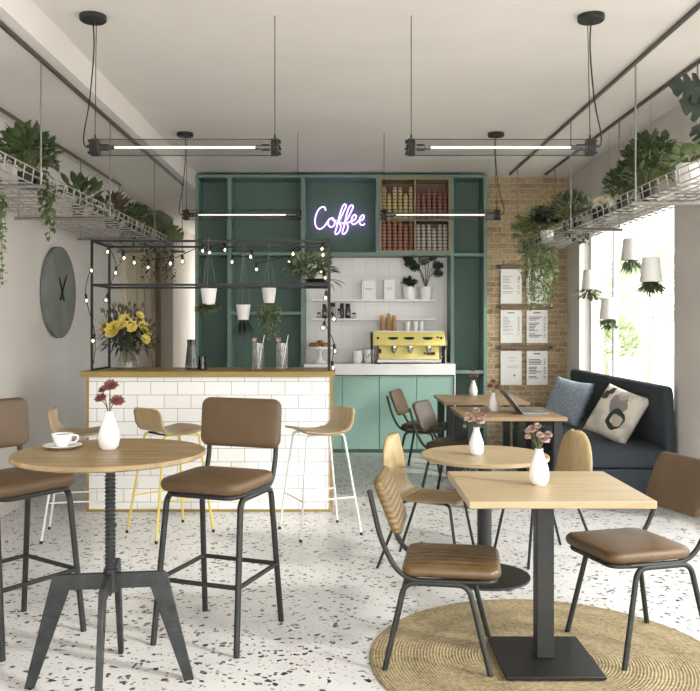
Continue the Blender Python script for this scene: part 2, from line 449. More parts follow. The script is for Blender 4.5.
    def leaf(s, p, d, up, L, w, droop=.25, fold=.12):
        p = Vector(p); d = Vector(d).normalized(); up = Vector(up)
        side = d.cross(up)
        side = side.normalized() if side.length > 1e-5 else d.orthogonal().normalized()
        nn = side.cross(d)
        c = [p, p + d * L * .35 - nn * droop * L * .05, p + d * L * .7 - nn * droop * L * .3, p + d * L - nn * droop * L * .7]
        f = nn * fold * w
        l1, r1 = c[1] + side * w * .5 + f, c[1] - side * w * .5 + f
        l2, r2 = c[2] + side * w * .38 + f, c[2] - side * w * .38 + f
        return s.add(c + [l1, l2, r1, r2], [(0, 4, 1), (4, 5, 2, 1), (5, 3, 2), (0, 1, 6), (1, 2, 7, 6), (2, 3, 7)])
    def ball(s, c, r, n=10, m=6, sc=(1, 1, 1)):
        prof = [(r * math.sin(PI * k / m) * 1, -r * math.cos(PI * k / m)) for k in range(m + 1)]
        prof = [(max(a, 0), b) for a, b in prof]; prof[0] = (0, -r); prof[-1] = (0, r)
        t = MB().lathe(prof, (0, 0, 0), n)
        c = Vector(c); return s.add([c + Vector((v.x * sc[0], v.y * sc[1], v.z * sc[2])) for v in t.v], t.f)

def RZ(a): return Matrix.Rotation(a, 3, 'Z')
def RX(a): return Matrix.Rotation(a, 3, 'X')
def RY(a): return Matrix.Rotation(a, 3, 'Y')

def obj(name, mb, m, parent=None, bevel=0, angle=40, solid=0, loc=None):
    me = bpy.data.meshes.new(name)
    me.from_pydata([tuple(v) for v in mb.v], [], mb.f); me.update()
    bm = bmesh.new(); bm.from_mesh(me)
    if not name.startswith('foliage') and 'leaf' not in name:
        bmesh.ops.recalc_face_normals(bm, faces=bm.faces)
    bm.to_mesh(me); bm.free()
    me.polygons.foreach_set('use_smooth', [True] * len(me.polygons))
    me.set_sharp_from_angle(angle=math.radians(angle))
    me.materials.append(M[m] if isinstance(m, str) else m)
    o = bpy.data.objects.new(name, me); COL.objects.link(o)
    if parent: o.parent = parent
    if loc: o.location = loc
    if solid:
        md = o.modifiers.new('thick', 'SOLIDIFY'); md.thickness = solid; md.offset = 0
    if bevel:
        md = o.modifiers.new('bevel', 'BEVEL'); md.width = bevel; md.segments = 2; md.limit_method = 'ANGLE'; md.angle_limit = math.radians(50)
    return o

def tag(o, label, cat, group=None):
    o['label'] = label; o['category'] = cat
    if group: o['group'] = group
    return o
def thing(name, label, cat, loc=(0, 0, 0), rz=0, group=None):
    o = bpy.data.objects.new(name, None); COL.objects.link(o); o.empty_display_size = .1
    o.location = loc; o.rotation_euler = (0, 0, rz)
    return tag(o, label, cat, group)
def struct(name, mb, m, parent=None, bevel=0):
    o = obj(name, mb, m, parent, bevel=bevel)
    if parent is None: o['kind'] = 'structure'
    return o
def dup(root, loc, rz, label):
    r = root.copy(); COL.objects.link(r); r.location = loc; r.rotation_euler = (0, 0, rz); r['label'] = label
    for ch in list(root.children):
        c = ch.copy(); COL.objects.link(c); c.parent = r
        for g in list(ch.children):
            d = g.copy(); COL.objects.link(d); d.parent = c
    return r
# ------------------------------------------------------------------ the room
XR, XL, YB, ZC, ZS, XBEAM, TOPY = 2.81, -2.66, 10.2, 3.33, 3.13, -1.74, -3.0
struct('floor', MB().box(XL - .2, XR + .25, TOPY, 15.2, -.1, 0), 'floor')
struct('ceiling', MB().box(XBEAM, XR + .25, TOPY, YB + .2, ZC, ZC + .2), 'ceiling')
struct('trim_1', MB().box(XL - .2, XBEAM, TOPY, 15.2, ZS, ZC + .2), 'ceiling')       # lowered ceiling along the left wall
struct('wall_left', MB().box(XL - .2, XL, TOPY, 15.2, 0, ZS), 'plaster')
struct('wall_corridor', MB().box(XL, XBEAM + .2, 15.0, 15.2, 0, .3).box(XL, XBEAM + .2, 15.0, 15.2, 2.9, ZS), 'cream')
wc = MB().box(XL, XL + .04, 15.05, 15.1, .3, 2.9).box(-1.6, -1.56, 15.05, 15.1, .3, 2.9).box(XL + .04, -1.6, 15.05, 15.1, 1.9, 1.94)
w3 = struct('added_window_3', wc, 'white'); obj('pane', MB().box(XL + .03, -1.58, 15.072, 15.078, .3, 2.9), 'pane', w3)  # unseen window, added at the corridor end to bring light in
struct('wall_back', MB().box(-1.76, 1.80, YB, YB + .2, 0, ZC), 'plaster')
# corridor wall behind the shelving (unseen side) and the brick wall
struct('wall_corridor_right', MB().box(-1.74, -1.56, YB + .2, 15.0, 0, ZC), 'cream')
struct('wall_brick', MB().box(1.80, XR + .25, YB, YB + .2, 0, ZC), 'brick')
wr = MB()
wr.box(XR, XR + .25, 6.2, 6.92, 0, ZC)
wr.box(XR, XR + .25, 6.92, 9.67, 0, .8)
wr.box(XR, XR + .25, 6.92, 9.67, 2.62, ZC)
wr.box(XR, XR + .25, 9.67, YB, 0, ZC)
wr.box(XR, XR + .25, TOPY, 6.2, 0, .12)
wr.box(XR, XR + .25, TOPY, 6.2, 3.1, ZC)
wr.box(XR, XR + .25, TOPY, -2.6, .12, 3.1)
struct('wall_right', wr, 'plaster')
# window 1: the one seen behind the bench
w = MB(); x0, x1 = XR + .13, XR + .18
for (a, b) in ((6.92, 6.96), (8.84, 8.89), (9.63, 9.67)): w.box(x0, x1, a, b, .8, 2.62)
w.box(x0 + .002, x1 - .002, 6.92, 9.67, .8, .85); w.box(x0 + .002, x1 - .002, 6.92, 9.67, 2.57, 2.62)
win = struct('window_1', w, 'white')
obj('pane', MB().box(x0 + .02, x0 + .026, 6.95, 9.65, .84, 2.58), 'pane', win)
obj('window_sill', MB().box(XR - .02, XR + .14, 6.9, 9.69, .78, .815), 'white', win)
# window 2: the long shop front window nearer than the frame, the daylight comes through it
w = MB()
for a in (-2.6, -1.1, .4, 1.9, 3.4, 4.9, 6.15): w.box(x0, x1, a, a + .05, .12, 3.1)
w.box(x0 + .002, x1 - .002, -2.6, 6.2, .12, .17); w.box(x0 + .002, x1 - .002, -2.6, 6.2, 3.05, 3.1)
win2 = struct('window_2', w, 'white')
obj('pane', MB().box(x0 + .02, x0 + .026, -2.55, 6.18, .16, 3.06), 'pane', win2)

# door on the left wall, deep in the corridor
d = MB(); d.box(XL - .02, XL + .045, 9.98, 10.10, 0, 2.55); d.box(XL - .02, XL + .045, 11.46, 11.58, 0, 2.55); d.box(XL - .02, XL + .045, 10.10, 11.46, 2.43, 2.55)
dr = struct('door_1', d, 'doorpaint', bevel=.006)
p = MB(); p.box(XL - .01, XL + .02, 10.1, 11.46, 0, 2.43)
for a in (10.18, 10.60, 11.02):
    for z0, z1 in ((.2, 1.0), (1.15, 2.3)):
        p.box(XL + .02, XL + .032, a, a + .34, z0, z1)
obj('door_leaf', p, 'doorpaint', dr, bevel=.01)
obj('door_handle', MB().tube([(XL + .02, 11.36, 1.05), (XL + .07, 11.36, 1.05), (XL + .07, 11.25, 1.05)], .01), 'steel', dr)
struct('trim_2', MB().box(XL - .02, XL + .10, 11.66, 12.5, 0, ZS), 'greybrown')
struct('baseboard_left', MB().box(XL, XL + .012, TOPY, 9.97, 0, .07), 'plaster')

# ground outside and greenery seen through the window
struct('ground_outside', MB().box(XR + .3, 40, -25, 45, -.2, -.12), 'ground')

# ------------------------------------------------------------------ plants
def rnd(a, b): return random.uniform(a, b)
def bush(mb, c, r, n, L, w, stems=None, up=.35, droop=.3):
    c = Vector(c)
    for i in range(n):
        a = rnd(0, 2 * PI); e = math.asin(rnd(-.35, 1)); q = rnd(.45, 1) ** .6
        dd = Vector((math.cos(a) * math.cos(e), math.sin(a) * math.cos(e), math.sin(e)))
        p = c + Vector((dd.x * r[0], dd.y * r[1], dd.z * r[2])) * q
        dv = (dd + Vector((rnd(-.6, .6), rnd(-.6, .6), rnd(-.5, .6) + up))).normalized()
        k = rnd(.65, 1.15)
        mb.leaf(p - dv * L * k * .4, dv, Vector((rnd(-.4, .4), rnd(-.4, .4), 1)), L * k, w * k, droop)
        if stems is not None and i % 5 == 0:
            base = Vector((c.x + rnd(-.02, .02), c.y + rnd(-.02, .02), c.z - r[2] * .75))
            stems.tube([base, (base + p) / 2 + Vector((0, 0, .03)), p], .003, 4)
def vine(mb, stems, p, length, L, w, out=(0, 0), wob=.02, step=.028):
    p = Vector(p); pts = [p.copy()]; v = Vector((out[0], out[1], .15))
    n = int(length / step)
    for i in range(n):
        v = v * .75 + Vector((rnd(-1, 1) * wob * 6, rnd(-1, 1) * wob * 6, -.32 - .2 * rnd(0, 1)))
        p = p + v.normalized() * step; pts.append(p.copy())
        for q in range(2):
            a = rnd(0, 2 * PI); dv = Vector((math.cos(a), math.sin(a), rnd(-.9, .1)))
            k = rnd(.7, 1.15) * (1 - .35 * i / n)
            mb.leaf(p + dv * .006, dv, Vector((rnd(-.3, .3), rnd(-.3, .3), 1)), L * k, w * k, .5)
    stems.tube(pts, .0018, 4)
def spikes(mb, c, n, L, w, spread=1, up=.6, droop=1.2):
    c = Vector(c)
    for i in range(n):
        a = rnd(0, 2 * PI); s = rnd(.25, 1) * spread
        dv = Vector((math.cos(a) * s, math.sin(a) * s, up * rnd(.7, 1.3)))
        mb.leaf(c + Vector((math.cos(a), math.sin(a), 0)) * .01, dv, (0, 0, 1), L * rnd(.7, 1.1), w, droop, .3)
def bigleaf(mb, stems, base, tip, size, up=(-.25, -.85, .45)):
    """monstera leaf: heart blade with notches, on its own stalk"""
    base, tip = Vector(base), Vector(tip)
    d = (tip - base); d.z *= .2; d.normalize()
    d = (d + Vector((0, 0, -.45))).normalized()
    side = d.cross(Vector(up)).normalized(); nn = side.cross(d)
    stems.tube(smoothpath([base, (base + tip) / 2 + Vector((0, 0, .05)), tip], 4), .004, 5)
    prof = [(0.0, .12), (.05, .34), (.16, .46), (.24, .20), (.30, .5), (.40, .50), (.45, .2), (.52, .47), (.62, .43), (.66, .18), (.72, .36), (.82, .26), (.92, .12), (1, 0)]
    for sg in (1, -1):
        ctr = [tip + d * (t - .12) * size - nn * .18 * size * t * t for t, _ in prof]
        edg = [tip + d * (t - .12 + .06 * (h > .25)) * size + side * sg * h * size - nn * (.18 * t * t + .12 * h) * size for t, h in prof]
        n = len(prof)
        fs = [(i, i + 1, n + i + 1, n + i) if sg > 0 else (i, n + i, n + i + 1, i + 1) for i in range(n - 1)]
        mb.add(ctr + edg, fs)
def potmesh(r0, r1, h, t=.006):
    return MB().lathe([(0, 0), (r0, 0), (r1, h), (r1 - t, h), (r1 - t * 2, h - .02), (0, h - .02)], n=20)
def flowerhead(mb, c, nrm, r, rings=3, cup=.35):
    nrm = Vector(nrm).normalized(); u = nrm.orthogonal().normalized(); v = nrm.cross(u); c = Vector(c)
    for k in range(rings):
        f = 1 - k / rings * .65; n = 8 - k
        for i in range(n):
            a = 2 * PI * (i + .5 * (k % 2)) / n + rnd(-.15, .15)
            dv = (u * math.cos(a) + v * math.sin(a)) + nrm * (cup + k * .55)
            mb.leaf(c + nrm * k * r * .06, dv, nrm, r * f, r * .75 * f, .2, -.15)
    mb.ball(c + nrm * r * .12, r * .28, 8, 5)

# trees outside, far behind the window
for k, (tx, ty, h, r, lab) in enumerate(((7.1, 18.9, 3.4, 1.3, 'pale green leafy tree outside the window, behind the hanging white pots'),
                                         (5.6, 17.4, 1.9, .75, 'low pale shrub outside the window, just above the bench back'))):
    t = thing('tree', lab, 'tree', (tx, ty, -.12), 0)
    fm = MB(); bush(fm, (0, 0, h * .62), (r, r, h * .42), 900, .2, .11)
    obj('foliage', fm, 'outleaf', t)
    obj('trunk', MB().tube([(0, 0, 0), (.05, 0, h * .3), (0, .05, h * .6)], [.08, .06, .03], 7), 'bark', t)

# ------------------------------------------------------------------ ceiling lamps
def lamp(xa, xb, Y, cx, cab, label):
    z = 2.55; s = 1 if cx > (xa + xb) / 2 else -1
    t = thing('pendant_lamp', label, 'lamp', ((xa + xb) / 2, Y, ZC), 0, 'tube pendant lamps over the room')
    X0 = (xa + xb) / 2; xa -= X0; xb -= X0; cx -= X0; dz = z - ZC
    obj('canopy', MB().lathe([(0, -.035), (.07, -.035), (.078, -.028), (.078, 0), (0, 0)], (cx, 0, 0)), 'iron', t)
    mt = RY(PI / 2)
    obj('glass_tube', MB().lathe([(.046, -(xb - xa) / 2 + .02), (.046, (xb - xa) / 2 - .02)], (0, 0, dz), 24, mt), 'tubeglass', t)
    for e in (xa, xb):
        sg = 1 if e > 0 else -1
        c = MB()
        for q in range(3):
            c.lathe([(0, 0), (.050, 0), (.053, .003), (.053, .010), (.050, .013), (0, .013)], (e - sg * .045 + sg * q * .015 - .006, 0, dz), 20, mt)
        for q in range(6):
            a = q * PI / 3
            c.lathe([(0, 0), (.008, 0), (.008, .05), (0, .05)], (e - .025 - sg * .02, .040 * math.cos(a), dz + .040 * math.sin(a)), 8, mt)
        c.lathe([(0, 0), (.02, 0), (.02, .05), (0, .05)], (e - sg * .085 - .025, 0, dz), 12, mt)
        c.lathe([(0, 0), (.013, 0), (.013, .05), (0, .05)], (e - sg * .12 - .025, 0, dz), 12, mt)
        c.tube([(e - sg * .03, 0, dz + .05), (e - sg * .03, 0, dz + .075)], .006, 6)
        obj('end_cap', c, 'iron', t)
    obj('light_tube', MB().lathe([(0, -(xb - xa) / 2 + .14), (.0065, -(xb - xa) / 2 + .14), (.0065, (xb - xa) / 2 - .14), (0, (xb - xa) / 2 - .14)], (0, 0, dz), 12, mt), 'tubelight', t)
    for q_ in (-1, 1): obj('guard_rod', MB().tube([(xa + .03, 0, dz + q_ * .048), (xb - .03, 0, dz + q_ * .048)], .0026, 6), 'iron', t)
    e = xb if s > 0 else xa
    obj('cable', MB().tube(smoothpath([(cx, 0, -.03), (cx + s * -.006, 0, -.2), (cx + s * .02, 0, -.5), (e + s * .035, 0, dz + .08), (e + s * .03, 0, dz + .012), (e, 0, dz)], 6), .0045, 6), 'black', t)
    for xx in (xa + .03, xb - .03):
        obj('suspension_wire', MB().tube([(xx, 0, dz + .05), (xx if abs(xx - cx) > .2 else cx - s * .02, 0, 0 if abs(xx - cx) > .2 else -.03)], .0026, 5), 'iron', t)
lamp(-1.485, -.361, 4.85, -1.467, 1, 'long glass tube pendant lamp, front left one')
lamp(.385, 1.503, 4.85, 1.479, 1, 'long glass tube pendant lamp, front right one')
lamp(-1.506, -.381, 7.82, -1.487, 1, 'long glass tube pendant lamp, far left one above the bar counter')
lamp(.381, 1.516, 7.82, 1.478, 1, 'long glass tube pendant lamp, far right one before the cup shelves')

# ------------------------------------------------------------------ ceiling tracks, hangers, wire trays
for (x, z, y1, lab) in ((-1.83, ZS, 9.5, 'dark track on lowered ceiling beside the beam, left side'), (-2.556, ZS, 9.5, 'dark track on lowered ceiling close to the left wall'),
                    (2.04, ZC, 9.9, 'dark ceiling track on the right, the one farther from the window wall'), (2.47, ZC, 9.9, 'dark ceiling track on the right, the one nearer the window wall')):
    t = tag(obj('ceiling_track', MB().box(x - .012, x + .012, TOPY + .2, y1, z - .024, z), 'rail', bevel=.003), lab, 'track')
ordinal = ['nearest', 'second nearest', 'third', 'farthest']
for side, xs, z0, ys in (('left', (-1.83, -2.556), ZS, (5.0, 6.5, 8.05, 9.45)), ('right', (2.04, 2.47), ZC, (4.0, 5.68, 7.28, 9.47))):
    for i, Y in enumerate(ys):
        t = thing('tray_hanger', f'metal hanger with crossbar carrying the {side} wire trays, {ordinal[i]} on that side', 'hanger', (0, Y, z0), 0, f'hangers of the {side} trays')
        for x in xs:
            obj('rod', MB().tube([(x, 0, -.03), (x, 0, 2.345 - z0)], .006, 6), 'rod', t)
        obj('crossbar', MB().tube([(min(xs) - .03, 0, 2.345 - z0), (max(xs) + .03, 0, 2.345 - z0)], .013, 8), 'rod', t)
def tray(xa, xb, ya, yb, side, lab):
    zb = 2.365; t = MB(); w_ = xb - xa; n = int((yb - ya) / .14)
    for k in range(n + 1):
        y = ya + (yb - ya) * k / n
        t.tube([(xa - .012, y, zb + .085), (xa, y, zb + .0), (xb, y, zb), (xb + .012, y, zb + .085)], .0055, 5)
    m = 5
    for k in range(m + 1):
        x = xa + w_ * k / m; t.tube([(x, ya, zb - .004), (x, yb, zb - .004)], .0048, 4)
    for x, z in ((xa - .012, zb + .087), (xb + .012, zb + .087), (xa - .006, zb + .045), (xb + .006, zb + .045)):
        t.tube([(x, ya, z), (x, yb, z)], .0042, 5)
    o = obj('wire_tray', t, 'wire'); return tag(o, lab, 'wire shelf', f'wire trays on the {side}')
for i, (a, b) in enumerate(((3.3, 5.55), (5.6, 7.5), (7.55, 9.5))):
    tray(-2.5, -1.88, a, b, 'left', f'grey wire tray hung on the left under plants, {["nearest", "middle", "farthest"][i]} of three')
for i, (a, b) in enumerate(((3.3, 5.0), (5.05, 7.45), (7.5, 8.4), (8.45, 9.6))):
    tray(2.07, 2.44, a, b, 'right', f'grey wire tray hung on the right under plants, {["nearest", "second nearest", "second farthest", "farthest"][i]} of four')

ZT = 2.372
def trayplant(kind, x, y, label, pot='black', cat='plant', leafm='leaf', pr=.07, ph=.11, name=None, **k):
    t = thing(name or 'potted_plant', label, cat, (x, y, ZT))
    obj('pot', potmesh(pr * .75, pr, ph), pot, t)
    f, s = MB(), MB(); z = ph
    if 'bush' in kind: bush(f, (0, 0, z + k['r'][2] * .7), k['r'], k['n'], k['L'], k['w'], s, droop=k.get('droop', .3))
    if 'spike' in kind: spikes(f, (0, 0, z - .02), k['n'], k['L'], k['w'])
    if 'vine' in kind:
        for q in range(k['nv']):
            a = rnd(0, 2 * PI); a = k['dir'] + rnd(-1, 1) * k.get('spread', 1.0) if 'dir' in k else a
            vx = rnd(.5, 1) * k.get('sp', .1); vine(f, s, (math.cos(a) * (pr + vx * .3), math.sin(a) * (pr + vx), z + rnd(-.01, .03)), rnd(.45, 1) * k['len'], k['vL'], k['vw'], (math.cos(a) * .4, math.sin(a) * .4))
    if 'monstera' in kind:
        for (a, rr, zz, sz) in k['leaves']:
            bigleaf(f, s, (0, 0, z - .02), (math.cos(a) * rr, math.sin(a) * rr, zz), sz)
    obj('foliage', f, leafm, t)
    if s.v: obj('stem', s, 'stem', t)
    return t
# left side
trayplant(('bush', 'vine'), -2.02, 5.3, 'bushy green plant with broad leaves in left tray, top left of the photo', r=(.18, .28, .17), n=240, L=.10, w=.055, nv=5, len=.45, vL=.06, vw=.045, dir=0, spread=.8)
trayplant(('vine',), -2.36, 5.35, 'light green ivy trailing low at the left edge of the photo', leafm='leaflight', nv=6, len=.85, vL=.055, vw=.045, sp=.1)
trayplant(('bush',), -2.1, 6.55, 'small plant with pointed leaves leaning over the left tray rim', r=(.18, .3, .13), n=60, L=.13, w=.06, leafm='leaf', pr=.05, ph=.08)
trayplant(('bush',), -2.08, 7.45, 'dark brownish plant with star shaped leaf clusters in left tray', leafm='leafbrown', r=(.18, .26, .15), n=90, L=.12, w=.045, ph=.07)
trayplant(('bush', 'vine'), -2.05, 8.2, 'dense mid green bushy plant in left tray above the bar frame', leafm='leaf', r=(.16, .3, .13), n=200, L=.08, w=.05, nv=5, len=.45, vL=.05, vw=.035)
trayplant(('monstera',), -2.15, 8.9, 'plant with large glossy split leaves at the far end of left tray', leafm='leaf', leaves=[(.2, .18, .22, .22), (-.9, .15, .26, .2), (1.6, .2, .25, .2), (3, .1, .2, .2), (-.3, .3, .14, .22), (-2, .1, .3, .2)])
trayplant(('vine',), -1.95, 8.75, 'brownish trailing plant hanging below the left tray among the string lights', leafm='leafbrown', nv=9, len=.62, vL=.05, vw=.035, sp=.2, pr=.05, ph=.08)
# right side
trayplant(('monstera',), 2.34, 4.98, 'monstera with big dark split leaves at the top right corner', leafm='leafdark', pot='brownpot', pr=.08, ph=.13, name='monstera',
          leaves=[(3.1, .12, .57, .24), (3.3, .06, .42, .27), (2.3, .03, .30, .24), (-.5, .2, .4, .3), (5.2, .1, .62, .25), (1, .2, .5, .28)])
trayplant(('bush',), 2.27, 5.33, 'light green leafy plant in white pot on right tray', leafm='leaflight', pot='matteplastic', r=(.17, .17, .07), n=90, L=.085, w=.055, pr=.09, ph=.17, name='potted_plant')
trayplant(('bush',), 2.24, 5.95, 'dense dark green shrub in right tray, the tallest there', r=(.20, .30, .24), n=620, L=.07, w=.042, leafm='leaf')
trayplant(('bush',), 2.24, 6.45, 'upright dark green shrub in right tray, left of the tallest', r=(.17, .2, .16), n=330, L=.065, w=.04, leafm='leaf')
trayplant(('bush',), 2.15, 6.72, 'small cream and green variegated plant by the right tray rim', r=(.08, .09, .06), n=80, L=.045, w=.035, leafm='petalcream', pr=.05, ph=.07)
trayplant(('spike',), 2.25, 7.15, 'dark spiky plant with arching narrow leaves in right tray', n=60, L=.26, w=.014, leafm='leafdark')
trayplant(('bush', 'vine'), 2.2, 7.85, 'feathery green fern like plant in right tray', r=(.2, .28, .18), n=330, L=.07, w=.025, leafm='leaf', nv=4, len=.4, vL=.075, vw=.06, dir=-1.2, spread=1.2, sp=.12)
trayplant(('bush',), 2.15, 8.55, 'dark leafy plant in a white pot on the far right tray', pot='matteplastic', r=(.16, .16, .14), n=80, L=.13, w=.07, leafm='leafdark')
trayplant(('bush', 'vine'), 2.2, 9.05, 'long light green trailing plant hanging before the menu sheets', r=(.26, .2, .18), n=150, L=.11, w=.05, leafm='leaflight', nv=18, len=.85, vL=.065, vw=.04, sp=.22)
trayplant(('bush',), 2.13, 9.45, 'round leaved green plant at the far end of right tray', r=(.16, .1, .14), n=26, L=.14, w=.12, leafm='leaflight', pr=.05, ph=.08)

# four white pots hanging upside down in the window
for (px, py, Y, h, kind, lab) in ((631, 238.4, 7.45, .20, 's', 'white upside down hanging planter in window, highest of four'),
                             (651, 257.6, 6.72, .20, 's2', 'white upside down hanging planter in window, largest and rightmost'),
                             (590.5, 270, 8.37, .20, 'v', 'white upside down hanging planter in window, leftmost of four'),
                             (609, 298, 7.8, .20, 'b', 'white upside down hanging planter in window, lowest of four')):
    p = W(px, py, Y); t = thing('hanging_planter', lab, 'hanging planter', p, 0, 'upside down planters in the window')
    obj('pot', MB().lathe([(0, 0), (.062, 0), (.068, -.004), (.088, -h), (.082, -h), (.06, -.015), (0, -.015)], n=24), 'matteplastic', t)
    obj('suspension_wire', MB().tube([(0, 0, 0), (0, 0, ZC - p.z)], .0012, 5), 'rod', t)
    obj('soil', MB().lathe([(0, -h + .012), (.08, -h + .012)], n=16), 'soil', t)
    f = MB(); s = MB(); c = (0, 0, -h + .01)
    for q in range({'s': 55, 's2': 80, 'v': 110, 'b': 90}[kind]):
        a = rnd(0, 2 * PI); sp = rnd(.05, 1) * {'s': .55, 's2': .9, 'v': 1.5, 'b': .8}[kind]
        dv = Vector((math.cos(a) * sp, math.sin(a) * sp, -.8))
        if kind in 's2': f.leaf(Vector(c) + Vector((math.cos(a), math.sin(a), 0)) * rnd(0, .05), dv, (0, 0, 1), rnd(.1, .17), .016, -.3, .3)
        else:
            q_ = Vector(c) + Vector((math.cos(a) * sp * .09, math.sin(a) * sp * .09, -rnd(0, .09)))
            f.leaf(q_, dv + Vector((rnd(-.6, .6), rnd(-.6, .6), rnd(0, .6))), (0, 0, 1), .045, .025, .3)
            if q % 6 == 0: s.tube([c, q_], .0015, 4)
    obj('foliage', f, {'s': 'leafgrey', 's2': 'leaf', 'v': 'leaf', 'b': 'leafgrey'}[kind], t)
    if s.v: obj('stem', s, 'stem', t)

# wall clock on the left wall
t = thing('wall_clock', 'round dark grey concrete wall clock with two hands on left wall', 'clock', (XL, 7.66, 1.805))
obj('clock_face', MB().lathe([(0, .0), (.40, 0), (.425, .012), (.425, .045), (.415, .05), (0, .05)], n=64, mtx=RY(PI / 2)), 'concrete', t)
for a, L, nm in ((.62, .20, 'minute_hand'), (-.55, .15, 'hour_hand')):
    # hands in the YZ plane, angle from vertical
    dv = Vector((0, math.sin(a), math.cos(a)))
    obj(nm, MB().tube([Vector((.058, 0, 0)) - dv * .09, Vector((.058, 0, 0)) + dv * L], [.009, .006], 6), 'black', t)
obj('hub', MB().lathe([(0, .05), (.012, .05), (.012, .066), (0, .066)], n=12, mtx=RY(PI / 2)), 'black', t)
# ------------------------------------------------------------------ shelving unit (dark green)
YF = 9.8; YI = 10.15
def bx(mb, px0, px1, py0, py1, ya, yb, Yr=YF):
    """box whose front face (at depth ya) spans the given photo pixels measured at depth Yr"""
    a, b = W(px0, py1, Yr), W(px1, py0, Yr)
    return mb.box(a.x, b.x, ya, yb, a.z, b.z)
t = thing('shelving_unit', 'tall dark green wall unit of open compartments around white tiled niche', 'shelving', (0, YF, 0))
def part(nm, mb, m, par=t, **k):
    o = obj(nm, mb, m, par, **k)
    for v in o.data.vertices: v.co -= Vector(par.location)
    return o
part('back_panel', MB().box(-1.74, -.43, 10.12, YI + .04, 0, 3.28), 'greenback')
part('back_panel', MB().box(-.43, .46, 10.12, YI + .04, 2.33, 3.28), 'greenback')
part('back_panel', MB().box(1.32, 1.745, 10.12, YI + .04, 0, 3.28), 'greenback')
for nm, (a, b, z0, z1) in (('side_panel', (-1.745, -1.705, 0, 3.3)), ('side_panel', (1.705, 1.745, 0, 3.3)), ('divider', (-1.36, -1.31, 0, 3.27)), ('divider', (-.48, -.43, 0, 3.27)),
                           ('divider', (.42, .46, 2.365, 3.27)), ('divider', (1.31, 1.35, 0, 3.27))):
    part(nm, MB().box(a, b, YF, 10.12, z0, z1), 'green', bevel=.002)
part('top_panel', MB().box(-1.705, 1.705, YF, 10.12, 3.262, 3.3), 'green', bevel=.002)
def hshelf(a, b, py, th=.038, ya=YF + .006):
    z = W(0, py, YF).z; part('shelf', MB().box(a, b, ya, 10.12, z - th, z), 'green', bevel=.002)
hshelf(-1.705, -1.36, 252); hshelf(-1.31, -.48, 252); hshelf(-1.31, -.48, 311.5)
hshelf(-.43, 1.31, 252, .042, YF + .001); hshelf(1.35, 1.705, 253); hshelf(1.35, 1.705, 370.5); hshelf(1.35, 1.705, 425)
# white tiled niche
struct('wall_niche', MB().box(-.43, 1.31, 10.125, YB, .9, 2.33), 'walltile')
# wooden cubby insert, 2 x 2
cb = thing('cubby_box', 'wooden two by two cubby box full of paper cups in wall unit', 'cubby box', (.885, YF, 2.37))
zt, zd = 3.26, 2.37
def cpart(nm, mb, m, **k): return part(nm, mb, m, cb, **k)
xa, xb = .462, 1.308; xm = (xa + xb) / 2
cpart('frame', MB().box(xa, xa + .022, YF - .004, 10.09, zd, zt).box(xb - .022, xb, YF - .004, 10.09, zd, zt).box(xa + .022, xb - .022, YF - .004, 10.09, zd, zd + .022).box(xa + .022, xb - .022, YF - .004, 10.09, zt - .022, zt), 'cubby')
zm = W(0, 220, YF).z
cpart('divider', MB().box(xm - .01, xm + .01, YF, 10.09, zd + .022, zt - .022), 'cubby')
cpart('shelf', MB().box(xa + .022, xm - .01, YF, 10.09, zm - .01, zm + .01).box(xm + .01, xb - .022, YF, 10.09, zm - .01, zm + .01), 'cubby')
cpart('back_panel', MB().box(xa, xb, 10.09, 10.118, zd, zt), 'boardwood')
def cupstack(n, r=.036, s=.024, h=.09):
    m = MB(); pr = [(0, 0), (r, 0), (r + .002, .004), (r, .008)]
    for k in range(n):
        z = .008 + k * s
        rr = r - .0006 * k
        pr += [(rr - .003, z + s * .04), (rr - .001, z + s * .72), (rr + .004, z + s * .76), (rr + .004, z + s * .98)]
    z = .008 + n * s; pr += [(r - .002, z), (r * .62, z + h * .8), (r * .6, z + h * .82), (0, z + h * .8)]
    return m.lathe(pr, n=14)
words = ['leftmost', 'second from left', 'third from left', 'third from right', 'second from right', 'rightmost']
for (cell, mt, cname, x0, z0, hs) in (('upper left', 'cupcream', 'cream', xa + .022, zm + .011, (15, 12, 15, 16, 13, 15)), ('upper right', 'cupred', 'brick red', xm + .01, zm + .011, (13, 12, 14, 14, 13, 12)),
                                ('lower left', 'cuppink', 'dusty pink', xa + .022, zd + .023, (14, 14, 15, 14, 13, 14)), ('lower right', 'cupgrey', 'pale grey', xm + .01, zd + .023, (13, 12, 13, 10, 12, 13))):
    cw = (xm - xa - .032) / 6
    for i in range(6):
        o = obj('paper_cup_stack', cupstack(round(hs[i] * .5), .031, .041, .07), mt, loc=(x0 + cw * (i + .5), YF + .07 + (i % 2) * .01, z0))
        tag(o, f'{cname} paper cup stack, {words[i]} in the {cell} cubby', 'cup stack', 'paper cup stacks in the cubby box')

